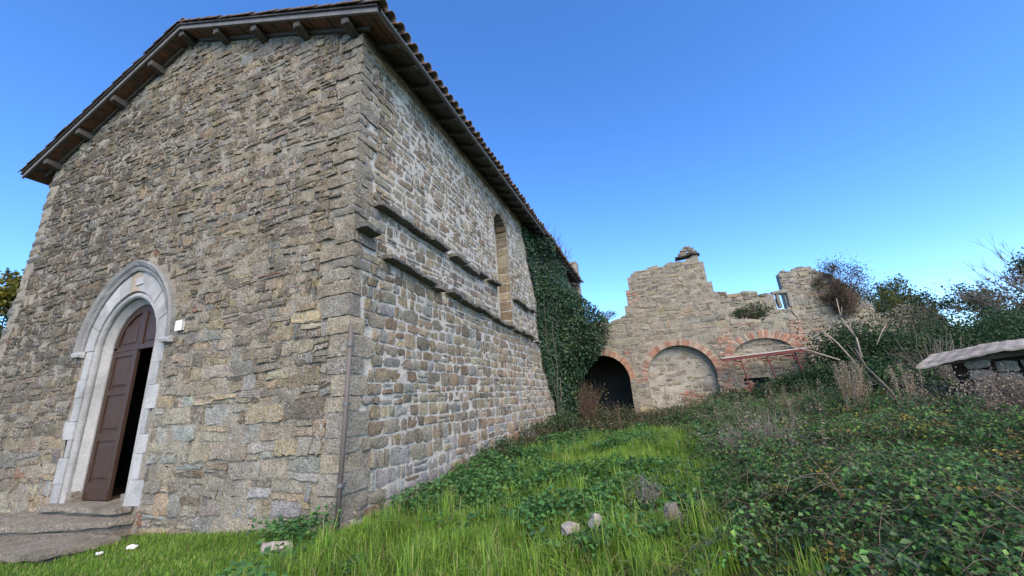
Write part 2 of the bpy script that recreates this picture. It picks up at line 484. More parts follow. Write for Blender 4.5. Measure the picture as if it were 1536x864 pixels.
def mortar_grid(u0, u1, z0, z1, step, mapf, keep, amp, name, mat, parent, qz=False):
    us = np.linspace(u0, u1, int((u1 - u0) / step) + 1); zs = np.linspace(z0, z1, int((z1 - z0) / step) + 1)
    U, Z = np.meshgrid(us, zs, indexing='ij')
    D = (fbm(U * 3.1, Z * 3.1, 3) - 0.42) * amp * 2
    if qz: D = D - 0.02 * smooth(0.95, 0.6, np.abs(U))
    V = mapf(U.ravel(), D.ravel(), Z.ravel())
    i, j = np.meshgrid(np.arange(len(us) - 1), np.arange(len(zs) - 1), indexing='ij'); i = i.ravel(); j = j.ravel()
    cu = (us[i] + us[i + 1]) / 2; cz = (zs[j] + zs[j + 1]) / 2
    k = keep(cu, cz); i = i[k]; j = j[k]; n = len(zs)
    F = np.stack([i * n + j, (i + 1) * n + j, (i + 1) * n + j + 1, i * n + j + 1], -1)
    return link(name, mesh_np(name, V, F, mat, smooth_shade=True), parent)

# ------------------------------------------------------------------ the church
CX, HALF, LEN = -5.2, 5.2, 18.6
RIDGE, SLOPE = 10.64, 0.414
def roof_top(x): return RIDGE - SLOPE * np.abs(np.asarray(x, float) - CX)
def wall_top(x): return roof_top(x) - 0.22
church = empty('church', (CX, 0, -0.1))
set_props(church, 'tall rubble stone church with gabled tile roof and pointed doorway', 'church')
church.location = (0, 0, 0)

# portal geometry: pointed arch through (a, rise)
DX, SPR = -5.43, 2.95
_A = np.array([0.6, 0.78, 0.93, 1.0, 1.27, 1.5, 1.7]); _R = np.array([0.64, 0.84, 1.0, 1.09, 1.5, 1.76, 1.95])
def rise(a): return float(np.interp(a, _A, _R))
def arch_pts(a, n=12, cx=DX, spr=SPR, r=None):
    """right spring to apex to left spring, in (x, z)"""
    r = rise(a) if r is None else r
    c = (r * r - a * a) / (2 * a); Rr = a + c
    th = math.atan2(r, c)
    pr = [(cx - c + Rr * math.cos(th * i / n), spr + Rr * math.sin(th * i / n)) for i in range(n + 1)]
    return pr + [(2 * cx - x, z) for x, z in pr[-2::-1]]
def arch_half(a, z, r=None, spr=SPR):
    """half width of the arch outline of parameter a at height z"""
    if z <= spr: return a
    r = rise(a) if r is None else r
    if z >= spr + r: return 0.0
    c = (r * r - a * a) / (2 * a); Rr = a + c
    return max(0.0, math.sqrt(Rr * Rr - (z - spr) ** 2) - c)
arch_half_v = np.vectorize(arch_half)

front = empty('front_wall', parent=church)
side = empty('side_wall', parent=church)

# quoins at the street corner, shared by both walls
rq = np.random.default_rng(3)
quoins = []
z = -0.35; k = 0
while z < 8.15:
    h = rq.uniform(0.2, 0.36) if z < 3.0 else rq.uniform(0.14, 0.26)
    lf, ls = (rq.uniform(0.34, 0.7), rq.uniform(0.2, 0.36)) if rq.random() < 0.5 else (rq.uniform(0.2, 0.42), rq.uniform(0.28, 0.56))
    quoins.append((z, min(z + h, 8.2), lf, ls)); z += h; k += 1
def quoin_at(z):
    for q in quoins:
        if q[0] <= z < q[1]: return q
    return quoins[0] if z < 0 else quoins[-1]
def left_x(z): return -10.4 - 0.42 * float(smooth(6.0, 0.5, z)) if False else -10.4 - 0.55 * max(0.0, (6.2 - z) / 6.2) ** 1.2
FP = np.array([(0.26, 0.228, 0.18), (0.29, 0.243, 0.17), (0.36, 0.30, 0.20), (0.195, 0.17, 0.135), (0.255, 0.25, 0.22), (0.33, 0.288, 0.215), (0.28, 0.16, 0.10)])
BUFF = np.array([(0.44, 0.37, 0.25), (0.41, 0.36, 0.265), (0.37, 0.365, 0.32), (0.42, 0.335, 0.21), (0.36, 0.32, 0.25)])
for k, (za, zb, lf, ls) in enumerate(quoins):
    g = 0.006
    pf, ps = rq.uniform(0.006, 0.034), rq.uniform(0.004, 0.024)
    worn = 0.004 if za < 3 else 0.009
    V, F = rough_block(box8(-lf + g, ps, -pf, ls - g, za + g, zb - g), (5, 4, 3), 0.006 if za < 3 else 0.009, worn, 50 + k)
    b = BUFF[rq.integers(len(BUFF))] if za < 2.6 else BUFF[rq.integers(len(BUFF))] * (0.72 if za > 7.0 else 0.8)
    b = (b * 0.4 + BUFF.mean(0) * (1.0 if za < 2.6 else 0.8) * 0.6) * rq.uniform(0.88, 1.1)
    link('quoin', mesh_np('quoin', V, F, M['front_stone'], np.repeat(b[None], len(V), 0), True), church)
# quoins at the far front edge (seen in outline)
z = -0.35; k = 0
while z < 8.1:
    h = rq.uniform(0.2, 0.36); x0 = left_x(z + h / 2) - rq.uniform(0.0, 0.05)
    lf = rq.uniform(0.5, 0.8) if k % 2 else rq.uniform(0.3, 0.4)
    V, F = rough_block(box8(x0, x0 + lf, -rq.uniform(0.0, 0.04), 0.7, z + 0.01, min(z + h, 8.15) - 0.01), (3, 3, 3), 0.012, 0.04, 150 + k)
    b = FP[rq.choice(6)] * 0.8
    link('quoin', mesh_np('quoin', V, F, M['front_stone'], np.repeat(b[None], len(V), 0), True), church)
    z += h; k += 1

# front wall rubble
def front_limits(z):
    q = quoin_at(z)
    lim = [(-q[2], 1e9), (-1e9, left_x(z) + 0.5)]
    a = 1.32 if z < SPR else arch_half(1.47, z)
    if a > 0 and z > -0.1: lim.append((DX - a, DX + a))
    if z < 0.3: lim.append((DX - 1.15, DX + 1.15))
    return lim
rf = np.random.default_rng(21)
QF = layout(-10.9, 0.0, -0.4, 10.4, lambda z: 0.235 if z < 1.8 else (0.2 if z < 3 else 0.168), (1.0, 2.9), rf, wav=0.05, gap=0.0065, split=0.36, vsplit=0.14,
            limits=front_limits, top=lambda u: wall_top(u) - 0.02)
cen = QF.mean(1)
W = stone_verts(QF, rf, proud=(0.003, 0.03), rough=0.008, tilt=0.009, rnd=(0.02, 0.14), edge=0.4, jit=0.06)
Wf = np.stack([W[..., 0], -W[..., 1], W[..., 2]], -1)
n = len(QF)
cf = pick_palette(n, rf, FP, [5, 3.2, 1.4, 1.8, 1.6, 2.8, 0.06])
dirt = smooth(-2.5, -8.5, cen[:, 0]) * smooth(0.8, 3.0, cen[:, 1]) * 0.36 + 0.08 * smooth(2.5, 6, cen[:, 1])
cf = cf * (1 - dirt)[:, None]
cf = cf * np.array((1.09, 1.05, 0.98))
bf = pick_palette(n, rf, BUFF, [3, 3, 3, 2, 3])
kb = (smooth(3.6, 0.8, cen[:, 1] + 1.2 * (vnoise(cen[:, 0] * 1.3, cen[:, 1]) - 0.5)) * smooth(-6.5, -1.5, cen[:, 0]) + 0.7 * smooth(1.5, 0.2, cen[:, 1])).clip(0, 1)
kt = 0.55 * smooth(0.75, 0.1, wall_top(cen[:, 0]) - cen[:, 1])      # cleaner rebuilt courses just below the verge
kb = np.maximum(kb, kt)
pickb = rf.random(n) < kb * 0.85
cf[pickb] = bf[pickb] * 1.03
emit_stones(Wf, cf, M['front_stone'], front, 150)
def keep_front(u, z):
    a = arch_half_v(1.2, z)
    return ~((np.abs(u - DX) < a)) & (z < wall_top(u) - 0.0) & (u > -10.95 + 0.0) & (u > np.array([left_x(q) + 0.1 for q in z]))
mortar_grid(-11.0, 0.0, -0.5, 10.4, 0.07, lambda u, d, z: np.stack([u, -d, z], -1), keep_front, 0.016, 'mortar', M['front_mortar'], front, True)

# solid core of the front wall with the doorway left open
mb = MB()
xs = np.concatenate([np.linspace(-10.38, DX - 0.91, 12), np.linspace(DX - 0.91, DX + 0.91, 25)[1:], np.linspace(DX + 0.91, -0.02, 12)[1:]])
def cface(z, x): return z
for xa, xb in zip(xs[:-1], xs[1:]):
    ta, tb = float(wall_top(xa)) - 0.01, float(wall_top(xb)) - 0.01
    xm = (xa + xb) / 2
    def lo(x):
        d = abs(x - DX)
        if d >= 0.91: return -0.6
        zz = np.linspace(SPR, SPR + rise(0.91), 60)
        hw = np.array([arch_half(0.91, q) for q in zz])
        return float(np.interp(-d, -hw, zz))
    la, lb = (lo(xa), lo(xb)) if abs(xm - DX) < 0.91 else (-0.6, -0.6)
    if abs(xm - DX) < 0.91:
        la, lb = max(la, SPR), max(lb, SPR)
    mb.quad8([(xa, 0.05, la), (xb, 0.05, lb), (xb, 0.6, lb), (xa, 0.6, la), (xa, 0.05, ta), (xb, 0.05, tb), (xb, 0.6, tb), (xa, 0.6, ta)])
mb.build('wall_core', M['front_mortar'], front)

# portal ------------------------------------------------------------
portal = empty('doorway_surround', parent=church)
def sweep(profile, name, mat, z0=0.2, arch_only=False, col=(0.5, 0.5, 0.49), n=14, jitter=0.0):
    """profile: list of (a, y); swept up one jamb, over the arch and down the other"""
    rows = []
    for a, y in profile:
        pts = arch_pts(a, n)
        path = [(x, z) for x, z in pts]
        if not arch_only: path = [(DX + a, z0), (DX + a, (z0 + SPR) / 2)] + path + [(DX - a, (z0 + SPR) / 2), (DX - a, z0)]
        rows.append([(x, y, z) for x, z in path])
    V = np.array(rows).reshape(-1, 3); m_ = len(rows[0])
    if jitter: V = V + np.random.default_rng(5).normal(0, jitter, V.shape)
    F = [(i * m_ + j, i * m_ + j + 1, (i + 1) * m_ + j + 1, (i + 1) * m_ + j) for i in range(len(rows) - 1) for j in range(m_ - 1)]
    if arch_only or True:
        F.append(tuple(i * m_ for i in range(len(rows)))); F.append(tuple(i * m_ + m_ - 1 for i in range(len(rows)))[::-1])
    me = bpy.data.meshes.new(name); me.from_pydata([tuple(v) for v in V], [], F); me.update()
    a_ = me.color_attributes.new('col', 'FLOAT_COLOR', 'POINT')
    a_.data.foreach_set('color', np.tile(np.array([*col, 1], np.float32), len(V)))
    me.materials.append(mat)
    bm = bmesh.new(); bm.from_mesh(me); bmesh.ops.recalc_face_normals(bm, faces=bm.faces[:]); bm.to_mesh(me); bm.free()
    return link(name, me, portal)
pale = (0.38, 0.38, 0.365)
sweep([(0.80, 0.30), (0.80, 0.19), (0.89, 0.085)], 'reveal', M['marble'], col=(0.37, 0.37, 0.355), jitter=0.002)
prof = [(0.88, 0.17)] + [(0.942 - 0.052 * math.cos(t), 0.05 - 0.062 * math.sin(t)) for t in np.linspace(-0.5, math.pi + 0.5, 10)] + [(1.004, 0.17)]
sweep(prof, 'roll_moulding', M['marble'], col=(0.34, 0.34, 0.33), jitter=0.0015)
hood = [(1.285, 0.03), (1.285, -0.055), (1.33, -0.075), (1.36, -0.06), (1.39, -0.10), (1.46, -0.125), (1.485, -0.10), (1.49, 0.03)]
sweep(hood, 'hood_moulding', M['marble'], arch_only=True, col=(0.22, 0.22, 0.21), n=16, jitter=0.004)
for sx in (-1, 1):       # worn stops under the hood ends
    V, F = rough_block(box8(DX + sx * 1.39 - 0.14, DX + sx * 1.39 + 0.14, -0.13, 0.05, SPR - 0.1, SPR + 0.015), (3, 3, 2), 0.008, 0.02, 700 + sx)
    link('hood_stop', mesh_np('hood_stop', V, F, M['marble'], np.tile((0.38, 0.38, 0.37), (len(V), 1)), True), portal)
rp = np.random.default_rng(8)
def voussoir(t0, t1, a0, a1, y, colr, name='voussoir', side_s=1, m_=3):
    p0 = np.array(arch_pts(a0, 60)); p1 = np.array(arch_pts(a1, 60))
    def at(P, t): return np.array([np.interp(t * 120, np.arange(121), P[:, 0]), np.interp(t * 120, np.arange(121), P[:, 1])])
    ts = np.linspace(t0, t1, m_ + 1)
    V = []; F = []
    for i, t in enumerate(ts):
        for (P, yy) in ((p0, y), (p1, y), (p1, 0.1), (p0, 0.1)):
            q = at(P, t); V.append((q[0], yy + rp.normal(0, 0.0025), q[1]))
    for i in range(m_):
        b = i * 4
        for e in range(4): F.append((b + e, b + (e + 1) % 4, b + 4 + (e + 1) % 4, b + 4 + e))
    F.append((0, 3, 2, 1)); e = m_ * 4; F.append((e, e + 1, e + 2, e + 3))
    me = bpy.data.meshes.new(name); me.from_pydata(V, [], F); me.update()
    bm = bmesh.new(); bm.from_mesh(me); bmesh.ops.recalc_face_normals(bm, faces=bm.faces[:]); bmesh.ops.bevel(bm, geom=bm.edges[:], offset=0.004, segments=1, affect='EDGES'); bm.to_mesh(me); bm.free()
    a_ = me.color_attributes.new('col', 'FLOAT_COLOR', 'POINT')
    a_.data.foreach_set('color', np.tile(np.array([*colr, 1], np.float32), len(me.vertices)))
    me.materials.append(M['marble'])
    return link(name, me, portal)
cuts = [0.0, 0.12, 0.25, 0.36, 0.465, 0.545, 0.64, 0.76, 0.88, 1.0]
for i in range(len(cuts) - 1):
    g = 0.0018
    key = (i == 4)
    cc = np.array((0.37, 0.31, 0.22)) if key else np.array(pale) * rp.uniform(0.86, 1.1)
    voussoir(cuts[i] + g, cuts[i + 1] - g, 1.006, 1.282, -0.02 - rp.uniform(0, 0.006), cc, 'keystone' if key else 'voussoir')
V, F = rough_block(box8(DX + 0.0, DX + 0.28, -0.04, 0.0, SPR + 1.2, SPR + 1.36), (3, 2, 3), 0.006, 0.015, 33)
link('stone_patch', mesh_np('stone_patch', V, F, M['marble'], np.tile((0.42, 0.42, 0.41), (len(V), 1)), True), portal)
for s in (-1, 1):
    z = 0.2; k = 0 if s < 0 else 1
    while z < SPR - 0.02:
        h = min(rp.uniform(0.3, 0.46), SPR - z)
        if SPR - z - h < 0.15: h = SPR - z
        w1 = 1.30 if k % 2 else 1.18
        w1 += rp.uniform(-0.05, 0.1)
        x0, x1 = sorted((DX + s * 1.006, DX + s * w1))
        V, F = rough_block(box8(x0, x1, -0.016 - rp.uniform(0, 0.008), 0.12, z + 0.002, z + h - 0.002), (2, 1, 2), 0.0015, 0.002, 300 + k + 20 * s)
        cc = np.array(pale) * rp.uniform(0.84, 1.12)
        link('jamb_stone', mesh_np('jamb_stone', V, F, M['marble'], np.tile(cc, (len(V), 1))), portal)
        z += h; k += 1
V, F = rough_block(box8(DX - 1.2, DX + 1.12, -0.18, 0.6, 0.115, 0.2), (9, 4, 2), 0.007, 0.008, 61)
V3_, F3_ = rough_block(box8(DX - 1.12, DX + 1.06, -0.1, 0.58, -0.1, 0.118), (9, 2, 2), 0.008, 0.008, 63)
link('threshold_base', mesh_np('threshold_base', V3_, F3_, M['slab'], None, True), portal)
for x_ in (DX - 0.93, DX + 0.72):
    V2_, F2_ = rough_block(box8(x_, x_ + 0.2, 0.03, 0.3, 0.19, 0.37), (2, 2, 2), 0.003, 0.004, 62)
    link('plinth_block', mesh_np('plinth_block', V2_, F2_, M['slab'], None), portal)
link('threshold', mesh_np('threshold', V, F, M['slab'], None, True), portal)

# door: closed leaf on the left, open leaf swung inside, fixed panelled head above
door = empty('door', parent=church)
DY = 0.22; DZ0, DZ1 = 0.21, 2.90
def panelled(x0, x1, z0, z1, panels, name, parent, hinge=None):
    mb = MB(); mb.box(x0, x1, DY + 0.012, DY + 0.05, z0, z1)
    o = mb.build(name, M['door'], parent, 0.003)
    st = 0.10
    fm = MB()
    zs = [z0] + [q for pr in panels for q in pr] + [z1]
    fm.box(x0, x0 + st, DY - 0.012, DY + 0.013, z0, z1); fm.box(x1 - st, x1, DY - 0.012, DY + 0.013, z0, z1)
    edges = [z0] + [q for pr in panels for q in pr] + [z1]
    for i in range(0, len(edges), 2):
        fm.box(x0 + st + 0.001, x1 - st - 0.001, DY - 0.010, DY + 0.013, edges[i], edges[i + 1])
    f = fm.build('rail_frame', M['door'], o, 0.004)
    for (pa, pb) in panels:
        pm = MB(); x_0, x_1 = x0 + st + 0.05, x1 - st - 0.05
        za, zb = pa + 0.05, pb - 0.05
        pm.quad8([(x_0, DY + 0.013, za), (x_0, DY + 0.013, zb), (x_1, DY + 0.013, zb), (x_1, DY + 0.013, za),
                  (x_0 + 0.045, DY - 0.006, za + 0.045), (x_0 + 0.045, DY - 0.006, zb - 0.045), (x_1 - 0.045, DY - 0.006, zb - 0.045), (x_1 - 0.045, DY - 0.006, za + 0.045)])
        pm.build('panel', M['door'], o)
    return o
panelled(DX - 0.79, DX + 0.0, DZ0, DZ1, [(0.36, 0.98), (1.10, 1.50), (1.62, 2.26), (2.36, 2.80)][:0] + [(0.50, 1.22), (1.36, 2.06), (2.16, 2.80)], 'door_leaf', door)
skirt = MB(); skirt.box(DX - 0.78, DX - 0.01, DY - 0.03, DY - 0.0125, DZ0 + 0.01, DZ0 + 0.17); skirt.build('kick_board', M['door'], door, 0.004)
mb = MB(); mb.box(DX + 0.76, DX + 0.80, 0.32, 1.1, DZ0, DZ1); mb.build('open_leaf', M['door'], door, 0.004)
mb = MB(); mb.box(DX - 0.79, DX + 0.79, DY - 0.01, DY + 0.05, DZ1 + 0.004, DZ1 + 0.1); mb.build('transom', M['door'], door, 0.004)
hv = []; hf = []
pts = arch_pts(0.795, 12)
mb = MB()
top_pts = [(x, z) for x, z in pts]
vv = [(x, DY + 0.02, z) for x, z in top_pts]; b2 = [(x, DY + 0.06, z) for x, z in top_pts]
mb.v = vv + b2; k = len(vv)
mb.f = [tuple(range(k)), tuple(range(2 * k - 1, k - 1, -1))] + [(i, (i + 1) % k, k + (i + 1) % k, k + i) for i in range(k)]
mb.build('door_head', M['door'], door)
# curved head frame and centre muntin
hm = MB()
o_, i_ = arch_pts(0.795, 12), arch_pts(0.68, 12)
for j in range(24):
    (xa, za), (xb, zb), (xc, zc), (xd, zd) = o_[j], o_[j + 1], i_[j + 1], i_[j]
    hm.quad8([(xd, DY - 0.01, zd), (xa, DY - 0.01, za), (xa, DY + 0.021, za), (xd, DY + 0.021, zd), (xc, DY - 0.01, zc), (xb, DY - 0.01, zb), (xb, DY + 0.021, zb), (xc, DY + 0.021, zc)])
hm.build('head_frame', M['door'], door)
mb = MB(); mb.box(DX - 0.09, DX + 0.09, DY - 0.008, DY + 0.021, DZ1 + 0.1, SPR + rise(0.68)); mb.build('muntin', M['door'], door, 0.004)
for sx in (-1, 1):
    mb = MB(); mb.box(*(sorted((DX + sx * 0.15, DX + sx * 0.56))), DY + 0.004, DY + 0.021, DZ1 + 0.16, DZ1 + 0.42 + 0.12)
    mb.build('head_panel', M['door'], door, 0.008)

# side wall ---------------------------------------------------------
NY0, NY1, NZ0, NSPR = 6.0, 7.15, 3.72, 6.85       # tall blocked niche
NC, NA = (NY0 + NY1) / 2, (NY1 - NY0) / 2
def niche_half(z):
    if z < NZ0 or z > NSPR + NA: return 0.0
    if z <= NSPR: return NA
    return math.sqrt(max(0, NA * NA - (z - NSPR) ** 2))
def batter(u, z):
    return 0.26 * smooth(3.6, -0.3, z) * smooth(0.6, 10.5, u)
def side_map(u, d, z): return np.stack([d + batter(u, z), u, z], -1)
def side_limits(z):
    q = quoin_at(z)
    lim = [(-1e9, q[3])]
    a = niche_half(z)
    if a > 0: lim.append((NC - a - 0.02, NC + a + 0.02))
    if 2.62 < z < 2.98: lim.append((4.72, 4.82))
    return lim
SP = np.array([(0.24, 0.225, 0.185), (0.27, 0.23, 0.165), (0.215, 0.175, 0.125), (0.255, 0.262, 0.25), (0.32, 0.285, 0.215), (0.175, 0.155, 0.125), (0.235, 0.175, 0.125)])
SP = SP * np.array((1.25, 1.2, 1.09))
rs = np.random.default_rng(44)
Q1 = layout(0.0, 11.6, -0.35, 3.62, lambda z: 0.235 if z < 0.8 else 0.195, (0.9, 2.1), rs, wav=0.035, gap=0.012, split=0.10, vsplit=0.1, limits=side_limits)
Q2 = layout(0.0, 11.6, 3.70, 8.25, lambda z: 0.172, (1.2, 2.9), rs, wav=0.035, gap=0.012, split=0.18, vsplit=0.12, limits=side_limits, top=lambda u: u * 0 + 8.15)
W1 = stone_verts(Q1, rs, proud=(0.010, 0.034), rough=0.006, tilt=0.006, rnd=(0.10, 0.30), edge=0.6, jit=0.045)
W2 = stone_verts(Q2, rs, proud=(0.004, 0.02), rough=0.005, tilt=0.005, rnd=(0.08, 0.3), edge=0.75, jit=0.055)
WW = np.concatenate([W1, W2]); WW = side_map(WW[..., 0], WW[..., 1], WW[..., 2])
c1 = pick_palette(len(Q1), rs, SP, [4, 3, 2.2, 3, 1.6, 2, 1.0]); c2 = pick_palette(len(Q2), rs, SP, [4, 3, 2, 1.6, 2.4, 1.4, 0.5])
low = rs.random(len(Q1)) < smooth(1.1, 0.2, Q1.mean(1)[:, 1]) * 0.6
c1[low] = pick_palette(low.sum(), rs, [(0.37, 0.365, 0.33), (0.30, 0.31, 0.30), (0.34, 0.305, 0.24)], [2, 2, 1])
emit_stones(WW, np.concatenate([c1, c2]), M['side_stone'], side, 150)
def keep_side(u, z):
    a = np.vectorize(niche_half)(z)
    return ~((np.abs(u - NC) < a)) & ~((z > 2.64) & (z < 2.96) & (u > 4.72) & (u < 4.82)) & (z < 8.3)
mortar_grid(0.0, LEN, -0.5, 8.33, 0.08, side_map, keep_side, 0.012, 'mortar', M['side_mortar'], side, True)
mb = MB()      # core of the long walls and the far end
mb.box(-0.75, -0.55, 0.6, LEN, -0.6, 8.3)
mb.box(-10.38, -9.8, 0.601, LEN, -0.6, 8.3)
mb.box(-9.8, -0.75, LEN - 0.5, LEN - 0.002, -0.6, 8.3)
mb.build('wall_core', M['inner'], side)
mb = MB(); mb.box(-10.3, -0.05, LEN - 0.45, LEN - 0.05, 8.3, 8.9); mb.build('rear_gable', M['side_mortar'], church)
mb = MB(); mb.box(-9.79, -0.76, 0.61, LEN - 0.51, -0.5, 0.12); mb.build('floor', M['inner'], church)
# slit
mb = MB()
mb.box(-0.3, -0.28, 4.70, 4.84, 2.6, 3.0); mb.build('slit', M['inner'], side)
# niche: reveal stones and arch stones
niche = empty('niche', parent=church)
mb = MB(); mb.box(-0.44, -0.40, NY0 - 0.05, NY1 + 0.05, NZ0 - 0.05, NSPR + NA + 0.1); mb.build('niche_back', M['side_mortar'], niche)
rn = np.random.default_rng(12)
for (yy, sgn) in ((NY0, -1), (NY1, 1)):
    z = NZ0
    while z < NSPR:
        h = min(rn.uniform(0.16, 0.36), NSPR - z)
        if NSPR - z - h < 0.1: h = NSPR - z
        y0, y1 = sorted((yy + sgn * 0.004, yy + sgn * rn.uniform(0.05, 0.08)))
        V, F = rough_block(box8(-0.55, 0.018 + float(batter(yy, z)), y0, y1, z + 0.012, z + h - 0.012), (3, 2, 3), 0.006, 0.018, 900 + int(z * 100) + sgn)
        cc = SP[rn.choice(7, p=[.12, .2, .22, .1, .16, .08, .12])] * rn.uniform(0.85, 1.15)
        link('reveal_stone', mesh_np('reveal_stone', V, F, M['side_stone'], np.tile(cc, (len(V), 1)), True), niche)
        z += h
    y0, y1 = sorted((yy + sgn * 0.02, yy + sgn * 0.12))
    mb = MB(); mb.box(-0.55, -0.005, y0, y1, NZ0 - 0.2, NSPR); mb.build('reveal_mortar', M['side_mortar'], niche)
for i in range(9):
    t0, t1 = math.pi * i / 9 + 0.02, math.pi * (i + 1) / 9 - 0.02
    p = []
    for xx in (-0.55, 0.022):
        p.append([(xx, NC + (NA + r) * math.cos(t), NSPR + (NA + r) * math.sin(t)) for r, t in ((0.0, t0), (0.2, t0), (0.2, t1), (0.0, t1))])
    V, F = rough_block(p[0] + p[1], (2, 2, 4), 0.006, 0.012, 950 + i)
    cc = SP[rn.choice(7)] * rn.uniform(0.85, 1.15)
    link('arch_stone', mesh_np('arch_stone', V, F, M['side_stone'], np.tile(cc, (len(V), 1)), True), niche)
V, F = rough_block(box8(-0.55, 0.03, NY0 + 0.01, NY1 - 0.01, NZ0 - 0.12, NZ0), (3, 4, 2), 0.008, 0.02, 970)
link('niche_sill', mesh_np('niche_sill', V, F, M['side_stone'], np.tile((0.22, 0.2, 0.17), (len(V), 1)), True), niche)

# two projecting drip courses
rl = np.random.default_rng(17)
def ledge(y0, y1, z0, z1):
    y = y0; k = 0
    while y < y1 - 0.1:
        w = min(rl.uniform(0.28, 0.85), y1 - y)
        if y < y0 + 0.01: w = min(1.0, y1 - y)
        f = (y - y0) / (y1 - y0); f2 = (y + w - y0) / (y1 - y0)
        za, zb = z0 + (z1 - z0) * f, z0 + (z1 - z0) * f2
        zo = rl.normal(0, 0.03); t = rl.uniform(0.055, 0.09); pr = rl.uniform(0.15, 0.26)
        bx = float(batter(y + w / 2, za))
        p = [(-0.1, y + 0.01, za + zo - t), (pr + bx, y + 0.01, za + zo - t * 0.9), (pr * rl.uniform(0.85, 1.1) + bx, y + w - 0.01, zb + zo - t * 0.9), (-0.1, y + w - 0.01, zb + zo - t)]
        p = [p[0], p[1], p[2], p[3]] + [(q[0], q[1], q[2] + t) for q in p]
        V, F = rough_block(p, (3, 6, 2), 0.008, 0.008, 1000 + k + int(z0 * 100) + int(y0 * 10))
        cc = np.array((0.19, 0.18, 0.155)) * rl.uniform(0.8, 1.15)
        link('ledge_stone', mesh_np('ledge_stone', V, F, M['side_stone'], np.tile(cc, (len(V), 1)), True), side)
        y += w + (rl.uniform(0.1, 0.25) if rl.random() < 0.34 else 0.0); k += 1
ledge(0.43, 5.95, 4.86, 4.75); ledge(7.25, 9.6, 4.68, 4.55)
ledge(0.68, 9.9, 3.97, 3.50); ledge(0.0, 0.4, 4.28, 4.27)

# drainpipe on the corner
pipe = empty('corner_pipe', parent=church)
mb = MB(); mb.tube([(0.12, -0.075, 2.62), (0.10, -0.085, 1.3), (0.05, -0.085, -0.15)], [0.031, 0.031, 0.031], 10); mb.build('pipe', M['pipe'], pipe, smooth_shade=True)
for z in (0.55, 1.55, 2.35):
    x = 0.05 + (z + 0.15) / 2.77 * 0.07
    mb = MB(); mb.tube([(x, -0.08, z - 0.022), (x + 0.001, -0.08, z + 0.022)], 0.045, 10); mb.bar((x, -0.08, z), (x - 0.02, 0.02, z), 0.03, 0.03); mb.build('pipe_clamp', M['metal'], pipe)

# roof --------------------------------------------------------------
roof = empty('roof', parent=church)
VY, EX = -0.34, 0.58        # verge and eave overhang
YE = LEN + 0.3
def slope_slab(sgn, x_in, x_out, t0, t1, y0, y1, name, mat, parent):
    mb = MB()
    xa, xb = CX + sgn * x_in, CX + sgn * x_out
    za, zb = float(roof_top(xa)), float(roof_top(xb))
    mb.quad8([(xa, y0, za - t0), (xb, y0, zb - t0), (xb, y1, zb - t0), (xa, y1, za - t0), (xa, y0, za - t1), (xb, y0, zb - t1), (xb, y1, zb - t1), (xa, y1, za - t1)])
    return mb.build(name, mat, parent)
for sgn in (-1, 1):
    # terracotta soffit boards across the verge, one by one, then the plain decking behind
    nb = 34; L_ = HALF + EX - 0.03
    for i in range(nb):
        a_, b_ = L_ * i / nb + 0.006, L_ * (i + 1) / nb - 0.006
        slope_slab(sgn, max(a_, 0.01), b_, 0.215 + 0.006 * ((i * 7) % 3), 0.19, VY + 0.05, 0.55, 'soffit_board', M['board'], roof)
    slope_slab(sgn, 0.0, L_, 0.188, 0.13, VY + 0.045, YE, 'roof_deck', M['timber'], roof)
    # verge boards: two grey planks
    slope_slab(sgn, 0.0, HALF + EX, 0.225, 0.12, VY, VY + 0.042, 'verge_board', M['fascia'], roof)
    slope_slab(sgn, 0.0, HALF + EX + 0.02, 0.118, 0.085, VY - 0.035, VY + 0.06, 'verge_trim', M['timber'], roof)
    slope_slab(sgn, 0.3, HALF + 0.2, 0.30, 0.223, -0.07, -0.01, 'wall_plate', M['timber'], roof)
# purlins
def purlin(x):
    zt = float(roof_top(x)) - 0.235
    mb = MB()
    w, h = 0.17, 0.22
    mb.quad8([(x - w / 2, VY + 0.045, zt - h * 0.62), (x + w / 2, VY + 0.045, zt - h * 0.62), (x + w / 2, 0.2, zt - h), (x - w / 2, 0.2, zt - h),
              (x - w / 2, VY + 0.045, zt), (x + w / 2, VY + 0.045, zt), (x + w / 2, 0.2, zt), (x - w / 2, 0.2, zt)])
    mb.build('purlin', M['timber'], roof, 0.012)
for x in (-10.1, -8.85, -7.55, -6.25, -5.2, -3.9, -2.65, -1.4, -0.18): purlin(x)
# eave rafters along the side, boards between them
y = 0.32
while y < LEN:
    mb = MB()
    x0, x1 = -0.3, EX - 0.05
    za, zb = float(roof_top(x0)) - 0.192, float(roof_top(x1)) - 0.192
    h = 0.13
    mb.quad8([(x0, y, za - h), (x1, y, zb - h * 0.75), (x1, y + 0.10, zb - h * 0.75), (x0, y + 0.10, za - h), (x0, y, za), (x1, y, zb), (x1, y + 0.10, zb), (x0, y + 0.10, za)])
    mb.build('rafter', M['timber'], roof, 0.006)
    y += 0.56
mb = MB(); mb.box(-0.06, 0.0 + 0.03, 0.02, LEN, 8.17, 8.32); mb.build('eave_plate', M['timber'], roof)
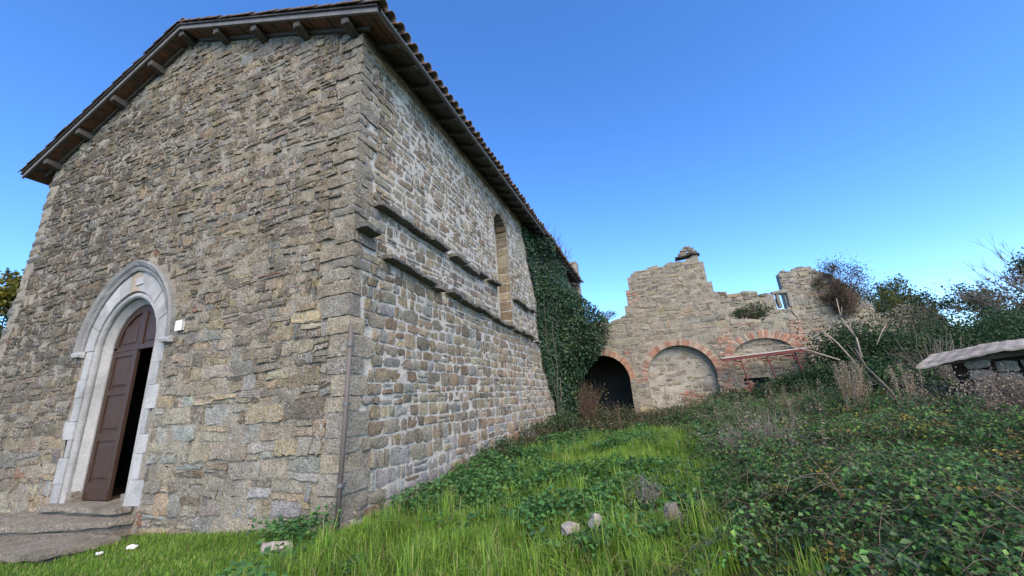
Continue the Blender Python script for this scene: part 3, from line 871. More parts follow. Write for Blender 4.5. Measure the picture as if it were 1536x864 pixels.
# gutter bar
mb = MB()
ge = [(EX + 0.03, VY + 0.02, float(roof_top(EX)) - 0.23), (EX + 0.03, 10.2, float(roof_top(EX)) - 0.24)]
gp = []
for (gx0, gy0, gz0) in ge:
    gp.append([(gx0 + 0.045 * math.cos(t), gy0, gz0 + 0.03 + 0.045 * math.sin(t)) for t in np.linspace(math.pi, 2 * math.pi, 9)])
b0 = len(mb.v)
mb.v = gp[0] + gp[1]; mb.f = [(i, i + 1, 9 + i + 1, 9 + i) for i in range(8)]
mb.build('gutter', M['metal'], roof, smooth_shade=True)
y = 0.1
while y < 10:
    mb = MB(); zg = float(roof_top(EX)) - 0.20; mb.bar((EX + 0.08, y, zg + 0.01), (EX - 0.1, y, zg + 0.06), 0.03, 0.012); mb.build('gutter_bracket', M['metal'], roof)
    y += 0.9
# tiles: one half-round cover tile, copied
def tile_mesh(name, r0=0.105, r1=0.085, ln=0.46, th=0.014):
    V = []; F = []; n = 7
    for j, (l, r) in enumerate(((0, r0), (ln, r1))):
        for rr in (r, r - th):
            for i in range(n + 1):
                t = math.pi * i / n
                V.append((l, rr * math.cos(t), rr * math.sin(t)))
    m_ = n + 1
    for i in range(n):
        F.append((i, i + 1, 2 * m_ + i + 1, 2 * m_ + i)); F.append((m_ + i, 3 * m_ + i, 3 * m_ + i + 1, m_ + i + 1))
        F.append((i, m_ + i, m_ + i + 1, i + 1)); F.append((2 * m_ + i, 2 * m_ + i + 1, 3 * m_ + i + 1, 3 * m_ + i))
    for i in (0, n):
        F.append((i, 2 * m_ + i, 3 * m_ + i, m_ + i))
    me = bpy.data.meshes.new(name); me.from_pydata(V, [], F); me.update()
    for p_ in me.polygons: p_.use_smooth = True
    me.materials.append(M['tile'])
    return me
TM = tile_mesh('tile')
ang = math.atan(SLOPE)
def place_tile(x, y, sgn, dz=0.0, yaw=0.0, sc=1.0):
    """lower end at x, running up the slope"""
    o = link('tile', TM, roof)
    z = float(roof_top(x)) - 0.085 + dz
    X = Vector((-sgn * math.cos(ang), 0, math.sin(ang)))
    X = Matrix.Rotation(yaw, 3, 'Z') @ X
    Y = Vector((0, 1, 0)) if sgn < 0 else Vector((0, -1, 0))
    Z = X.cross(Y).normalized(); Y = Z.cross(X)
    if Z.z < 0: Y = -Y; Z = -Z
    mm = Matrix((X, Y, Z)).transposed().to_4x4(); mm.translation = Vector((x, y, z))
    o.matrix_world = mm @ Matrix.Scale(sc, 4)
rt = np.random.default_rng(31)
y = VY + 0.03
while y < 18.8:                      # cover tiles on the eave
    place_tile(EX + 0.13 + rt.normal(0, 0.02), y, 1, rt.normal(0.01, 0.01), rt.normal(0, 0.05)); y += 0.235
for sgn in (-1, 1):                  # the verge rows
    dd = HALF + EX + 0.05
    while dd > 0.3:
        place_tile(CX + sgn * dd, VY + 0.03 + rt.normal(0, 0.006), sgn, 0.02 + rt.normal(0, 0.004), rt.normal(0, 0.02), 1.05)
        dd -= 0.36
for i in range(10):                  # the first ridge tiles
    o = link('ridge_tile', TM, roof)
    o.matrix_world = Matrix.Translation((CX, VY + 0.0 + i * 0.4, RIDGE - 0.02)) @ Matrix.Rotation(math.pi / 2, 4, 'Z') @ Matrix.Scale(1.35, 4)
# the rest of the covering: corrugated sheet of tiles as one mass
for sgn in (-1, 1):
    yy = np.arange(VY, YE, 0.034); dd = np.arange(0.0, HALF + EX + 0.02, 0.18)
    Y2, D2 = np.meshgrid(yy, dd, indexing='ij')
    X2 = CX + sgn * D2
    Z2 = roof_top(X2) - 0.08 + 0.045 * np.abs(np.sin((Y2 - VY - 0.03) * math.pi / 0.235 + math.pi / 2)) + 0.012 * ((D2 / 0.36) % 1.0)
    V = np.stack([X2, Y2, Z2], -1).reshape(-1, 3)
    i, j = np.meshgrid(np.arange(len(yy) - 1), np.arange(len(dd) - 1), indexing='ij'); a = (i * len(dd) + j).ravel()
    F = np.stack([a, a + 1, a + len(dd) + 1, a + len(dd)], -1)
    o = link('tile_field', mesh_np('tile_field', V, F, M['tile']), roof); o['kind'] = 'stuff'

# bell-cote stub past the far end
stub = empty('stone_stub', (0.05, 19.5, 0), parent=church); stub.location = (0, 0, 0)
def course_stack(x0, x1, y0, y1, z0, z1, parent, mat, pal, seed, name='stone', h=(0.16, 0.26)):
    r = np.random.default_rng(seed); z = z0; k = 0
    while z < z1 - 0.02:
        hh = min(r.uniform(*h), z1 - z); x = x0; n_ = 2 if k % 2 else 3
        cuts_ = np.linspace(x0, x1, n_ + 1); cuts_[1:-1] += r.normal(0, 0.04, n_ - 1)
        for a_, b_ in zip(cuts_[:-1], cuts_[1:]):
            V, F = rough_block(box8(a_ + 0.006, b_ - 0.006, y0 + r.normal(0, 0.012), y1, z + 0.006, z + hh - 0.006), (3, 2, 2), 0.008, 0.02, seed * 31 + k * 7 + int(a_ * 100))
            link(name, mesh_np(name, V, F, mat, np.tile(np.array(pal[r.integers(len(pal))]) * r.uniform(0.85, 1.15), (len(V), 1)), True), parent)
        z += hh; k += 1
course_stack(-0.30, 0.42, 18.95, 19.7, -0.3, 9.7, stub, M['ruin_stone'], [(0.3, 0.27, 0.22), (0.26, 0.24, 0.2), (0.33, 0.3, 0.25)], 71, h=(0.25, 0.4))

# plaque beside the door
plaque = MB(); plaque.box(-3.85, -3.68, -0.085, -0.065, 3.03, 3.22)
o = plaque.build('wall_plaque', M['plaque'], None, 0.004); set_props(o, 'small blank white square plaque fixed to the church front beside the arch', 'plaque')
mb = MB(); mb.box(-3.82, -3.71, -0.066, 0.03, 3.05, 3.20); mb.build('backing_block', M['plaque'], o)

# steps
def nosed_step(quad, zt, th, zb, label, seed):
    """a worn slab over a recessed riser; quad: front-left, front-right, back-right, back-left"""
    p = [(x, y, zt - th) for x, y in quad] + [(x, y, zt) for x, y in quad]
    V, F = rough_block(p, (14, 4, 2), 0.008, 0.010, seed)
    o = link('stone_step', mesh_np('stone_step', V, F, M['slab'], None, True)); set_props(o, label, 'step', 'steps up to the church door')
    q = [(quad[0][0], quad[0][1] + 0.07), (quad[1][0] - 0.07, quad[1][1] + 0.07), (quad[2][0] - 0.07, quad[2][1]), quad[3]]
    V, F = rough_block([(x, y, zb) for x, y in q] + [(x, y, zt - th + 0.004) for x, y in q], (12, 2, 2), 0.010, 0.010, seed + 1)
    link('riser', mesh_np('riser', V, F, M['slab'], None, True), o)
nosed_step([(-7.4, -1.18), (-4.2, -0.32), (-4.1, 0.02), (-7.4, 0.02)], 0.065, 0.085, -0.3, 'upper worn stone step directly below the church threshold', 81)
nosed_step([(-6.6, -1.66), (-3.78, -1.17), (-3.52, -0.44), (-6.6, -0.3)], -0.075, 0.07, -0.45, 'lower flat stone step slab, nearest the grass', 83)
#@@VEG@@
# ------------------------------------------------------------------ the ruin
RP = np.array([(0.295, 0.27, 0.222), (0.32, 0.29, 0.23), (0.25, 0.228, 0.19), (0.34, 0.312, 0.255), (0.27, 0.262, 0.235), (0.315, 0.27, 0.19), (0.31, 0.215, 0.155)])
RP = RP * np.array((0.88, 0.845, 0.76))
BRICKS = np.array([(0.38, 0.205, 0.135), (0.35, 0.185, 0.12), (0.39, 0.265, 0.19), (0.37, 0.29, 0.22), (0.34, 0.165, 0.105)])

def ell_half(op, z, grow=0.0):
    cx, a, spr, r, z0 = op
    a += grow; r += grow
    if z < z0 - grow or z > spr + r: return 0.0
    return a if z <= spr else a * math.sqrt(max(0.0, 1 - ((z - spr) / r) ** 2))
def ell_top(op, x):
    cx, a, spr, r, z0 = op
    d = abs(x - cx) / a
    return None if d >= 1 else spr + r * math.sqrt(1 - d * d)

def ruin_wall(name, label, prof, Y, thick, z0, openings, seed, n_single, hcourse=0.24, aspect=(1.1, 2.6), proud=(0.004, 0.03), wts=(4, 3, 2, 3, 2, 1.0, 0.25), ring=0.28, gap=0.012, ragged=0.26, mortar='ruin_mortar', dark=1.0):
    root = empty(name); set_props(root, label, 'wall', kind='thing')
    px = np.array([q[0] for q in prof]); pz = np.array([q[1] for q in prof])
    r = np.random.default_rng(seed)
    rag = lambda u: (np.floor(vnoise(u * 3.3 + seed, u * 0 + 0.5) * 4) / 4 - 0.5) * ragged
    top = lambda u: np.interp(u, px, pz) + rag(np.asarray(u, float))
    xs = list(np.arange(px[0], px[-1], 0.16)) + [px[-1]]
    for op in openings: xs += list(op[0] + op[1] * np.cos(np.linspace(0, math.pi, 21)))
    xs = sorted(set(round(q, 4) for q in xs if px[0] <= q <= px[-1]))
    mb = MB()
    for xa, xb in zip(xs[:-1], xs[1:]):
        if xb - xa < 0.003: continue
        xm = (xa + xb) / 2; t = float(top(xm)) - 0.05
        lo_a = lo_b = z0
        for op in openings:
            if ell_top(op, xm) is not None:
                lo_a = ell_top(op, xa) or op[2]; lo_b = ell_top(op, xb) or op[2]
        if t <= max(lo_a, lo_b) + 0.03: continue
        mb.quad8([(xa, Y, lo_a), (xb, Y, lo_b), (xb, Y + thick, lo_b), (xa, Y + thick, lo_a), (xa, Y, t), (xb, Y, t), (xb, Y + thick, t), (xa, Y + thick, t)])
    mb.build('wall_core', M[mortar], root)
    def lim(z):
        L_ = []
        for op in openings:
            g = ring if z > op[2] else 0.0
            h = ell_half(op, z, g)
            if h > 0: L_.append((op[0] - h, op[0] + h))
        return L_
    Q = layout(px[0], px[-1], z0, pz.max() + 0.2, lambda z: hcourse, aspect, r, wav=0.05, gap=gap, split=0.3, vsplit=0.12, limits=lim, top=top)
    W = stone_verts(Q, r, proud=proud, rough=0.008, tilt=0.01, rnd=(0.08, 0.32), edge=0.6, jit=0.06)
    # uppermost stones reach through the wall so the ragged top has depth
    Ww = np.stack([W[..., 0], Y - W[..., 1], W[..., 2]], -1)
    cen = Q.mean(1)
    hi = (top(cen[:, 0]) - Q[:, 2:, 1].max(1)) < 0.1
    Ww[hi, NS * NT:, 1] = Y + thick * 0.8
    cols = pick_palette(len(Q), r, RP, wts) * dark
    emit_stones(Ww, cols, M['ruin_stone'], root, n_single)
    return root

def brick_ring(op, Y, root, seed, t0=0.0, t1=math.pi, depth=0.3, w=0.27, step=0.088, proud=0.02, skip=()):
    r = np.random.default_rng(seed); cx, a, spr, rr, z0 = op
    arch = empty('brick_arch', parent=root)
    n = int((t1 - t0) * (a + rr) / 2 / step); ts = np.linspace(t0, t1, n + 1)
    for i in range(n):
        if i in skip: continue
        ta, tb = ts[i] + 0.006, ts[i + 1] - 0.006
        ww = w * r.uniform(0.92, 1.06); pr = proud + r.normal(0, 0.006)
        def pt(t, e): return (cx + (a + e) * math.cos(t), spr + (rr + e) * math.sin(t))
        p = [pt(ta, 0), pt(ta, ww), pt(tb, ww), pt(tb, 0)]
        mb = MB(); mb.quad8([(x, Y - pr, z) for x, z in p] + [(x, Y + depth, z) for x, z in p])
        me = mb.mesh('brick', M['brick'], 0.006)
        c = BRICKS[r.integers(5)] * r.uniform(0.8, 1.15)
        a_ = me.color_attributes.new('col', 'FLOAT_COLOR', 'POINT'); a_.data.foreach_set('color', np.tile(np.array([*c, 1], np.float32), len(me.vertices)))
        link('brick', me, arch)
    return arch

def brick_patch(x0, x1, z0, z1, Y, root, seed, fill=0.8, h=0.075, proud=0.02):
    r = np.random.default_rng(seed); patch = empty('brick_patch', parent=root); z = z0
    while z < z1:
        x = x0 + r.uniform(-0.1, 0.02)
        while x < x1:
            w = r.uniform(0.14, 0.28)
            if r.random() < fill:
                V, F = rough_block(box8(x + 0.006, x + w - 0.006, Y - proud - r.uniform(0, 0.012), Y + 0.1, z + 0.006, z + h - 0.006), (2, 1, 1), 0.004, 0.006, seed + int(x * 90) + int(z * 700))
                c = BRICKS[r.integers(5)] * r.uniform(0.75, 1.1)
                link('brick', mesh_np('brick', V, F, M['brick'], np.tile(c, (len(V), 1))), patch)
            x += w
        z += h
    return patch

RY = 14.0
OP1 = (1.74, 1.22, 1.92, 1.21, -0.6); OP2 = (5.10, 1.37, 1.92, 1.31, -0.6); OP3 = (8.32, 1.12, 2.45, 0.72, -0.6)
prof = [(0.15, 4.4), (1.2, 4.75), (1.84, 4.81), (2.76, 4.75), (3.18, 4.85), (3.2, 5.25), (3.3, 5.3), (3.32, 5.8), (3.42, 5.85), (3.44, 6.3), (3.56, 6.35), (3.58, 6.75), (3.7, 6.85), (4.91, 7.01), (5.66, 7.13), (6.66, 7.23), (6.68, 6.92), (6.8, 6.88), (6.82, 6.42), (6.93, 6.38), (6.95, 5.85), (7.03, 5.8), (7.05, 5.3), (7.15, 5.2), (7.18, 4.7), (7.35, 4.6), (7.37, 4.3), (7.6, 4.1), (8.5, 4.02), (9.1, 4.1), (9.6, 3.6), (9.8, 2.8), (9.85, 2.0)]
ruin = ruin_wall('ruined_wall', 'roofless ruined wall with a tall gable stump and three brick arches', prof, RY, 0.6, -0.4, [OP1, OP2, OP3], 401, 230, proud=(0.003, 0.024))
brick_ring(OP1, RY, ruin, 1, t0=0.0, t1=2.4)
brick_ring(OP2, RY, ruin, 2)
brick_ring(OP3, RY, ruin, 3, t0=0.15, t1=math.pi + 0.12, w=0.32, skip=(15, 19))
brick_patch(6.52, 6.98, 0.9, 2.4, RY, ruin, 11, 0.85)
brick_patch(6.75, 7.2, 2.4, 3.4, RY, ruin, 12, 0.55)
brick_patch(3.42, 3.85, 5.2, 5.9, RY, ruin, 13, 0.5)
brick_patch(2.95, 3.75, 2.9, 3.15, RY, ruin, 14, 0.4)
brick_patch(9.45, 9.85, 1.9, 3.3, RY, ruin, 15, 0.5)
brick_patch(7.0, 8.2, 3.55, 3.85, RY, ruin, 16, 0.35); brick_patch(9.3, 9.8, 2.9, 3.7, RY, ruin, 19, 0.6); brick_patch(7.1, 7.6, 1.0, 2.2, RY + 0.12, ruin, 20, 0.5); brick_patch(3.0, 3.7, 1.7, 1.9, RY, ruin, 21, 0.6)
# blocked middle arch: plastered infill with a hole of exposed brick
inf = empty('arch_infill', parent=ruin)
mortar_grid(OP2[0] - 1.5, OP2[0] + 1.5, -0.4, 3.4, 0.07, lambda u, d, z: np.stack([u, RY + 0.34 - d, z], -1), lambda u, z: u < 99, 0.03, 'infill_plaster', M['plaster'], inf)
ri = np.random.default_rng(77)
Qi = layout(OP2[0] - 1.35, OP2[0] + 1.35, 0.0, 3.2, lambda z: 0.2, (1.2, 2.8), ri, wav=0.05, gap=0.02, limits=lambda z: [(-99, OP2[0] - ell_half(OP2, z)), (OP2[0] + ell_half(OP2, z), 99)])
Qi = Qi[ri.random(len(Qi)) < 0.6]
Wi = stone_verts(Qi, ri, proud=(0.006, 0.022), rough=0.006, rnd=(0.15, 0.4), edge=0.8)
emit_stones(np.stack([Wi[..., 0], RY + 0.33 - Wi[..., 1], Wi[..., 2]], -1), pick_palette(len(Qi), ri, RP, [3, 3, 1, 4, 1, 2.4, 0.1]) * 1.05, M['ruin_stone'], inf, 30)
brick_patch(5.0, 5.6, 0.4, 1.25, RY + 0.32, ruin, 17, 0.7); brick_patch(5.5, 6.35, 0.55, 1.1, RY + 0.32, ruin, 18, 0.5)
# infill under the segmental arch
inf3 = empty('arch_infill', parent=ruin)
mortar_grid(OP3[0] - 1.15, OP3[0] + 1.15, -0.4, 3.25, 0.08, lambda u, d, z: np.stack([u, RY + 0.13 - d, z], -1), lambda u, z: ~((u > 7.45) & (u < 8.35) & (z > 0.95) & (z < 1.62)), 0.03, 'infill_mortar', M['ruin_mortar'], inf3)
Qi = layout(OP3[0] - 1.12, OP3[0] + 1.12, 0.0, 3.1, lambda z: 0.2, (1.2, 3.0), ri, wav=0.04, gap=0.014, limits=lambda z: [(-99, OP3[0] - ell_half(OP3, z)), (OP3[0] + ell_half(OP3, z), 99)] + ([(7.4, 8.4)] if 0.9 < z < 1.66 else []))
Wi = stone_verts(Qi, ri, proud=(0.006, 0.035), rough=0.006, rnd=(0.1, 0.3), edge=0.7)
emit_stones(np.stack([Wi[..., 0], RY + 0.12 - Wi[..., 1], Wi[..., 2]], -1), pick_palette(len(Qi), ri, RP, [3, 4, 2, 3, 2, 3, 0.5]), M['ruin_stone'], inf3, 30)
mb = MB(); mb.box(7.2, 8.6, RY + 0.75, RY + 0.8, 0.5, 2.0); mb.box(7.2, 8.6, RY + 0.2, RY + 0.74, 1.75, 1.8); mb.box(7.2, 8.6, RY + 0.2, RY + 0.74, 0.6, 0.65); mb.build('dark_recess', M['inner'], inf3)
# vaulted room behind the open arch
mb = MB(); mb.box(-0.02, 0.3, RY + 0.61, RY + 4.4, -0.5, 4.0); mb.box(3.0, 3.4, RY + 0.61, RY + 4.4, -0.5, 4.0)
mb.box(0.3, 3.0, RY + 4.0, RY + 4.4, -0.5, 4.0); mb.box(0.301, 2.999, RY + 0.62, RY + 3.99, 3.5, 3.95); mb.build('vault_room', M['inner'], ruin)
# rubble and boards on top of the gable stump
top_pile = empty('top_rubble', parent=ruin)
for k, (x0, x1, y0, y1, za, zb) in enumerate([(5.75, 6.8, 13.9, 14.5, 7.2, 7.27), (5.9, 6.3, 14.0, 14.5, 7.275, 7.42), (6.3, 6.72, 14.0, 14.5, 7.275, 7.45), (6.0, 6.35, 14.05, 14.5, 7.43, 7.58), (6.36, 6.6, 14.05, 14.5, 7.46, 7.62), (6.15, 6.5, 14.1, 14.5, 7.6, 7.72)]):
    V, F = rough_block(box8(x0, x1, y0, y1, za, zb), (3, 2, 2), 0.02, 0.03, 600 + k)
    link('stone', mesh_np('stone', V, F, M['ruin_stone'], np.tile(RP[k % 6] * 0.7, (len(V), 1)), True), top_pile)

rear = ruin_wall('ruined_wall', 'lower crumbling wall with a jagged top behind the brick segmental arch', [(6.7, 5.9), (7.3, 5.96), (7.7, 5.92), (8.25, 5.65), (8.7, 5.8), (9.12, 5.73), (9.63, 5.55), (9.82, 5.45), (9.86, 4.72), (10.6, 4.7), (10.65, 4.0)], 16.5, 0.5, 1.0, [], 402, 60, hcourse=0.25, proud=(0.01, 0.06), ragged=0.3, gap=0.014, mortar='front_mortar', dark=0.92)
for k, b8 in enumerate([box8(9.98, 10.13, 16.5, 16.8, 4.72, 5.38), box8(9.84, 10.55, 16.48, 16.85, 5.385, 5.55), box8(10.42, 10.62, 16.5, 16.85, 4.72, 5.38)]):
    V, F = rough_block(b8, (3, 2, 3), 0.012, 0.02, 640 + k)
    link(('window_post', 'window_lintel', 'window_jamb')[k], mesh_np('frame', V, F, M['ruin_stone'], np.tile((0.3, 0.27, 0.22), (len(V), 1)), True), rear)
tower = ruin_wall('ruined_tower', 'ruined tower stump of dry stone courses overgrown with creeper', [(10.75, 6.6), (10.95, 6.85), (12.1, 6.85), (12.7, 6.45), (13.2, 5.9), (13.65, 5.2), (14.1, 4.6), (14.2, 3.6)], 18.0, 0.5, 1.0, [], 403, 60, hcourse=0.25, aspect=(1.2, 2.4), proud=(0.01, 0.05), gap=0.018, ragged=0.2, mortar='front_mortar', dark=1.08)
tower['category'] = 'tower'
frag = ruin_wall('ruined_wall', 'low dry stone wall fragment rising above the shrubs on the skyline', [(15.2, 4.5), (16.8, 4.75), (17.1, 5.0), (18.1, 4.8), (18.6, 4.2), (18.9, 3.3)], 22.0, 0.7, 1.0, [], 404, 30, hcourse=0.24, proud=(0.01, 0.05), gap=0.018, ragged=0.25, mortar='front_mortar')

# iron canopy beam in front of the segmental arch
can = empty('iron_canopy'); set_props(can, 'rusty red iron canopy frame with a bleached plank before the segmental arch', 'canopy')
CY = 13.25
mb = MB(); mb.bar((6.62, CY, 2.45), (9.52, CY, 2.56), 0.5, 0.05); mb.build('plank', M['plank'], can, 0.006)
mb = MB(); mb.bar((6.62, CY - 0.2, 2.375), (9.52, CY - 0.2, 2.485), 0.06, 0.095); mb.build('beam', M['rediron'], can, 0.006)
for (x, zt, xb, zb) in ((7.27, 2.36, 7.5, 0.3), (8.18, 2.39, 8.5, 0.3), (9.05, 2.42, 9.55, 0.4)):
    mb = MB(); mb.tube([(x, CY - 0.2, zt), (xb, CY - 0.15, zb)], 0.026, 6); mb.build('post', M['rediron'], can)
    br = MB()
    for s in (-1, 1): br.bar((x + s * 0.33, CY - 0.2, zt - 0.03), (x + 0.03, CY - 0.2, zt - 0.27), 0.03, 0.03)
    br.bar((x, CY - 0.2, zt - 0.1), (x, CY + 0.7, zt - 0.02), 0.03, 0.04)
    br.build('bracket', M['rediron'], can)

# shed with a sagging sheet roof
SHX, SHY = 9.2, 5.1
shed = empty('shed'); set_props(shed, 'tumbledown stone shed with a sagging grey sheet roof among dry weeds', 'shed')
def shed_roof_z(u): return 1.60 + 0.16 * u / 3.6 + 0.14 * np.sin(np.clip(u / 2.2, 0, 1) * math.pi) * 0.8
us = np.linspace(-0.15, 4.4, 92); vs = np.linspace(-0.4, 1.9, 9)
U, Vv = np.meshgrid(us, vs, indexing='ij')
ax = np.array((0.83, -0.56)); ay = np.array((0.56, 0.83))      # the eave runs away to the right of the ruin
SO = np.array((9.25, 5.85))
X = SO[0] + ax[0] * U + ay[0] * Vv; Yy = SO[1] + ax[1] * U + ay[1] * Vv
Z = shed_roof_z(U) + 0.006 * np.sin(U * 2 * math.pi / 0.19) + 0.10 * Vv + 0.09 * (fbm(U * 1.6, Vv * 1.6) - 0.5) + np.where(Vv < -0.3, -0.02, 0)
V1 = np.stack([X, Yy, Z], -1).reshape(-1, 3); V2 = V1 - np.array((0, 0, 0.03))
i, j = np.meshgrid(np.arange(len(us) - 1), np.arange(len(vs) - 1), indexing='ij'); a = (i * len(vs) + j).ravel(); k = len(vs)
F1 = np.stack([a, a + k, a + k + 1, a + 1], -1); F2 = F1[:, ::-1] + len(V1)
def strip(e): return np.array([(e[q], e[q + 1], e[q + 1] + len(V1), e[q] + len(V1)) for q in range(len(e) - 1)])
e1 = [q * k for q in range(len(us))]; e2 = [q * k + k - 1 for q in range(len(us))]; e3 = list(range(k)); e4 = [(len(us) - 1) * k + q for q in range(k)]
link('roof_sheet', mesh_np('roof_sheet', np.concatenate([V1, V2]), np.concatenate([F1, F2, strip(e1), strip(e2), strip(e3), strip(e4)]), M['sheet']), shed)
def sp(u, v, z): return (SO[0] + ax[0] * u + ay[0] * v, SO[1] + ax[1] * u + ay[1] * v, z)
rsd = np.random.default_rng(90)
for (u, w) in ((0.62, 0.3), (2.35, 0.34), (3.7, 0.3)):
    z = 0.1; kk = 0
    while z < float(shed_roof_z(np.array(u))) - 0.12:
        h = rsd.uniform(0.16, 0.3)
        zt = min(z + h, float(shed_roof_z(np.array(u))) - 0.08)
        V, F = rough_block([sp(u - w / 2, -0.1, z + .006), sp(u + w / 2, -0.1, z + .006), sp(u + w / 2, 0.3, z + .006), sp(u - w / 2, 0.3, z + .006), sp(u - w / 2, -0.1, zt - .006), sp(u + w / 2, -0.1, zt - .006), sp(u + w / 2, 0.3, zt - .006), sp(u - w / 2, 0.3, zt - .006)], (2, 2, 2), 0.015, 0.02, 1200 + int(u * 10) + kk)
        link('pier_stone', mesh_np('pier_stone', V, F, M['ruin_stone'], np.tile(RP[rsd.integers(5)] * 1.1, (len(V), 1)), True), shed); z += h; kk += 1
for (u0, u1) in ((0.8, 2.1), (2.55, 3.5)):
    z = 0.0
    while z < 1.45:
        u = u0
        while u < u1:
            w = rsd.uniform(0.2, 0.42)
            V, F = rough_block([sp(u, 0.0, z + .006), sp(u + w, 0.0, z + .006), sp(u + w, 0.3, z + .006), sp(u, 0.3, z + .006), sp(u, 0.0, z + .21), sp(u + w, 0.0, z + .21), sp(u + w, 0.3, z + .21), sp(u, 0.3, z + .21)], (2, 2, 2), 0.012, 0.02, 1300 + int(u * 100) + int(z * 50))
            link('wall_stone', mesh_np('wall_stone', V, F, M['ruin_stone'], np.tile(RP[rsd.integers(5)], (len(V), 1)), True), shed); u += w + 0.012
        z += 0.22
mb = MB(); mb.bar(sp(0.0, -0.05, 1.56), sp(2.3, -0.05, 1.72), 0.1, 0.1); mb.bar(sp(2.3, -0.05, 1.72), sp(4.3, -0.05, 1.72), 0.1, 0.1); mb.build('beam', M['bark'], shed)
mb = MB()
mb.quad8([sp(0.1, 1.75, -0.2), sp(4.3, 1.75, -0.2), sp(4.3, 1.9, -0.2), sp(0.1, 1.9, -0.2), sp(0.1, 1.75, 1.72), sp(4.3, 1.75, 1.85), sp(4.3, 1.9, 1.85), sp(0.1, 1.9, 1.72)]); mb.build('rear_wall', M['inner'], shed)

# ------------------------------------------------------------------ plants
def unit(v): return v / (np.linalg.norm(v, axis=-1, keepdims=True) + 1e-9)
def leaf_mesh(name, P, L, nrm, col, mat, width=0.36, fold=0.12, rg=rng, droop=0.0):
    n = len(P); nrm = unit(np.asarray(nrm, float))
    t = unit(np.cross(nrm, rg.normal(0, 1, (n, 3)))); t[:, 2] -= droop; t = unit(t)
    b = unit(np.cross(nrm, t)); L = np.asarray(L)[:, None]
    V = np.stack([P, P + t * L * 0.5 + b * L * width + nrm * L * fold, P + t * L - nrm * L * 0.1, P + t * L * 0.45 - b * L * width + nrm * L * fold], 1)
    a = np.arange(n) * 4
    F = np.concatenate([np.stack([a, a + 1, a + 2], -1), np.stack([a, a + 2, a + 3], -1)])
    return mesh_np(name, V, F, mat, np.repeat(col, 4, 0))
def jitter_col(n, pal, wts, rg, v=0.22):
    return pick_palette(n, rg, pal, wts) * rg.uniform(1 - v, 1 + v, (n, 1))
def grass_mesh(name, P, H, Wd, col, mat, rg, lean=0.7):
    n = len(P); st_ = rg.random(n) < 0.05; col = np.where(st_[:, None], np.array((0.30, 0.25, 0.13)) * rg.uniform(0.7, 1.2, (n, 1)), col); az = rg.uniform(0, 6.283, n); d = np.stack([np.cos(az), np.sin(az), np.zeros(n)], -1)
    s = np.stack([-np.sin(az), np.cos(az), np.zeros(n)], -1)
    ln = np.abs(rg.normal(0, lean, n))[:, None]; H = H[:, None]; Wd = Wd[:, None]
    up = np.array((0, 0, 1.0))
    mid = P + up * H * 0.58 + d * H * ln * 0.22
    tip = P + up * H * (1 - 0.5 * np.minimum(ln, 1.3) ** 1.5) + d * H * ln * 0.9
    V = np.stack([P - s * Wd / 2, P + s * Wd / 2, mid + s * Wd * 0.42, mid - s * Wd * 0.42, tip], 1)
    a = np.arange(n) * 5
    return mesh_np(name, V, [np.stack([a, a + 1, a + 2, a + 3], -1), np.stack([a + 3, a + 2, a + 4], -1)], mat, np.repeat(col, 5, 0))
def stems(paths, radii, name, mat, parent=None, n=4):
    """paths (K, m, 3), radii (K, m): thin stems as one mesh"""
    paths = np.asarray(paths, float); radii = np.asarray(radii, float); K, m_, _ = paths.shape
    d = unit(np.gradient(paths, axis=1)); a = unit(np.cross(d, np.array((0.31, 0.17, 0.93)))); c = np.cross(d, a)
    th = np.arange(n) * 2 * math.pi / n
    V = paths[:, :, None] + radii[:, :, None, None] * (a[:, :, None] * np.cos(th)[:, None] + c[:, :, None] * np.sin(th)[:, None])
    base = (np.arange(K) * m_ * n)[:, None, None]; i = np.arange(m_ - 1)[None, :, None] * n; k = np.arange(n)[None, None]; k2 = (k + 1) % n
    F = np.stack([base + i + k, base + i + k2, base + i + n + k2, base + i + n + k], -1).reshape(-1, 4)
    return link(name, mesh_np(name, V.reshape(-1, 3), F, mat, smooth_shade=True), parent)
def arcs(P0, P1, sag, rg, m_=6, wob=0.03):
    P0 = np.asarray(P0, float); P1 = np.asarray(P1, float); t = np.linspace(0, 1, m_)[None, :, None]
    P = P0[:, None] * (1 - t) + P1[:, None] * t
    P[..., 2] += (4 * t * (1 - t))[..., 0] * np.asarray(sag)[:, None]
    P[:, 1:-1] += rg.normal(0, wob, P[:, 1:-1].shape)
    return P

GREEN = [(0.055, 0.135, 0.03), (0.075, 0.175, 0.035), (0.045, 0.10, 0.03), (0.12, 0.21, 0.045)]
DARKG = [(0.026, 0.06, 0.026), (0.036, 0.078, 0.032), (0.048, 0.10, 0.036), (0.08, 0.12, 0.045)]
GRASSP = [(0.20, 0.36, 0.05), (0.14, 0.275, 0.04), (0.27, 0.42, 0.065), (0.10, 0.20, 0.035), (0.33, 0.36, 0.12)]
OLIVE = [(0.06, 0.075, 0.03), (0.085, 0.09, 0.035), (0.045, 0.055, 0.025), (0.11, 0.095, 0.035)]
DRYP = [(0.30, 0.25, 0.185), (0.25, 0.21, 0.165), (0.20, 0.17, 0.14), (0.38, 0.33, 0.25)]

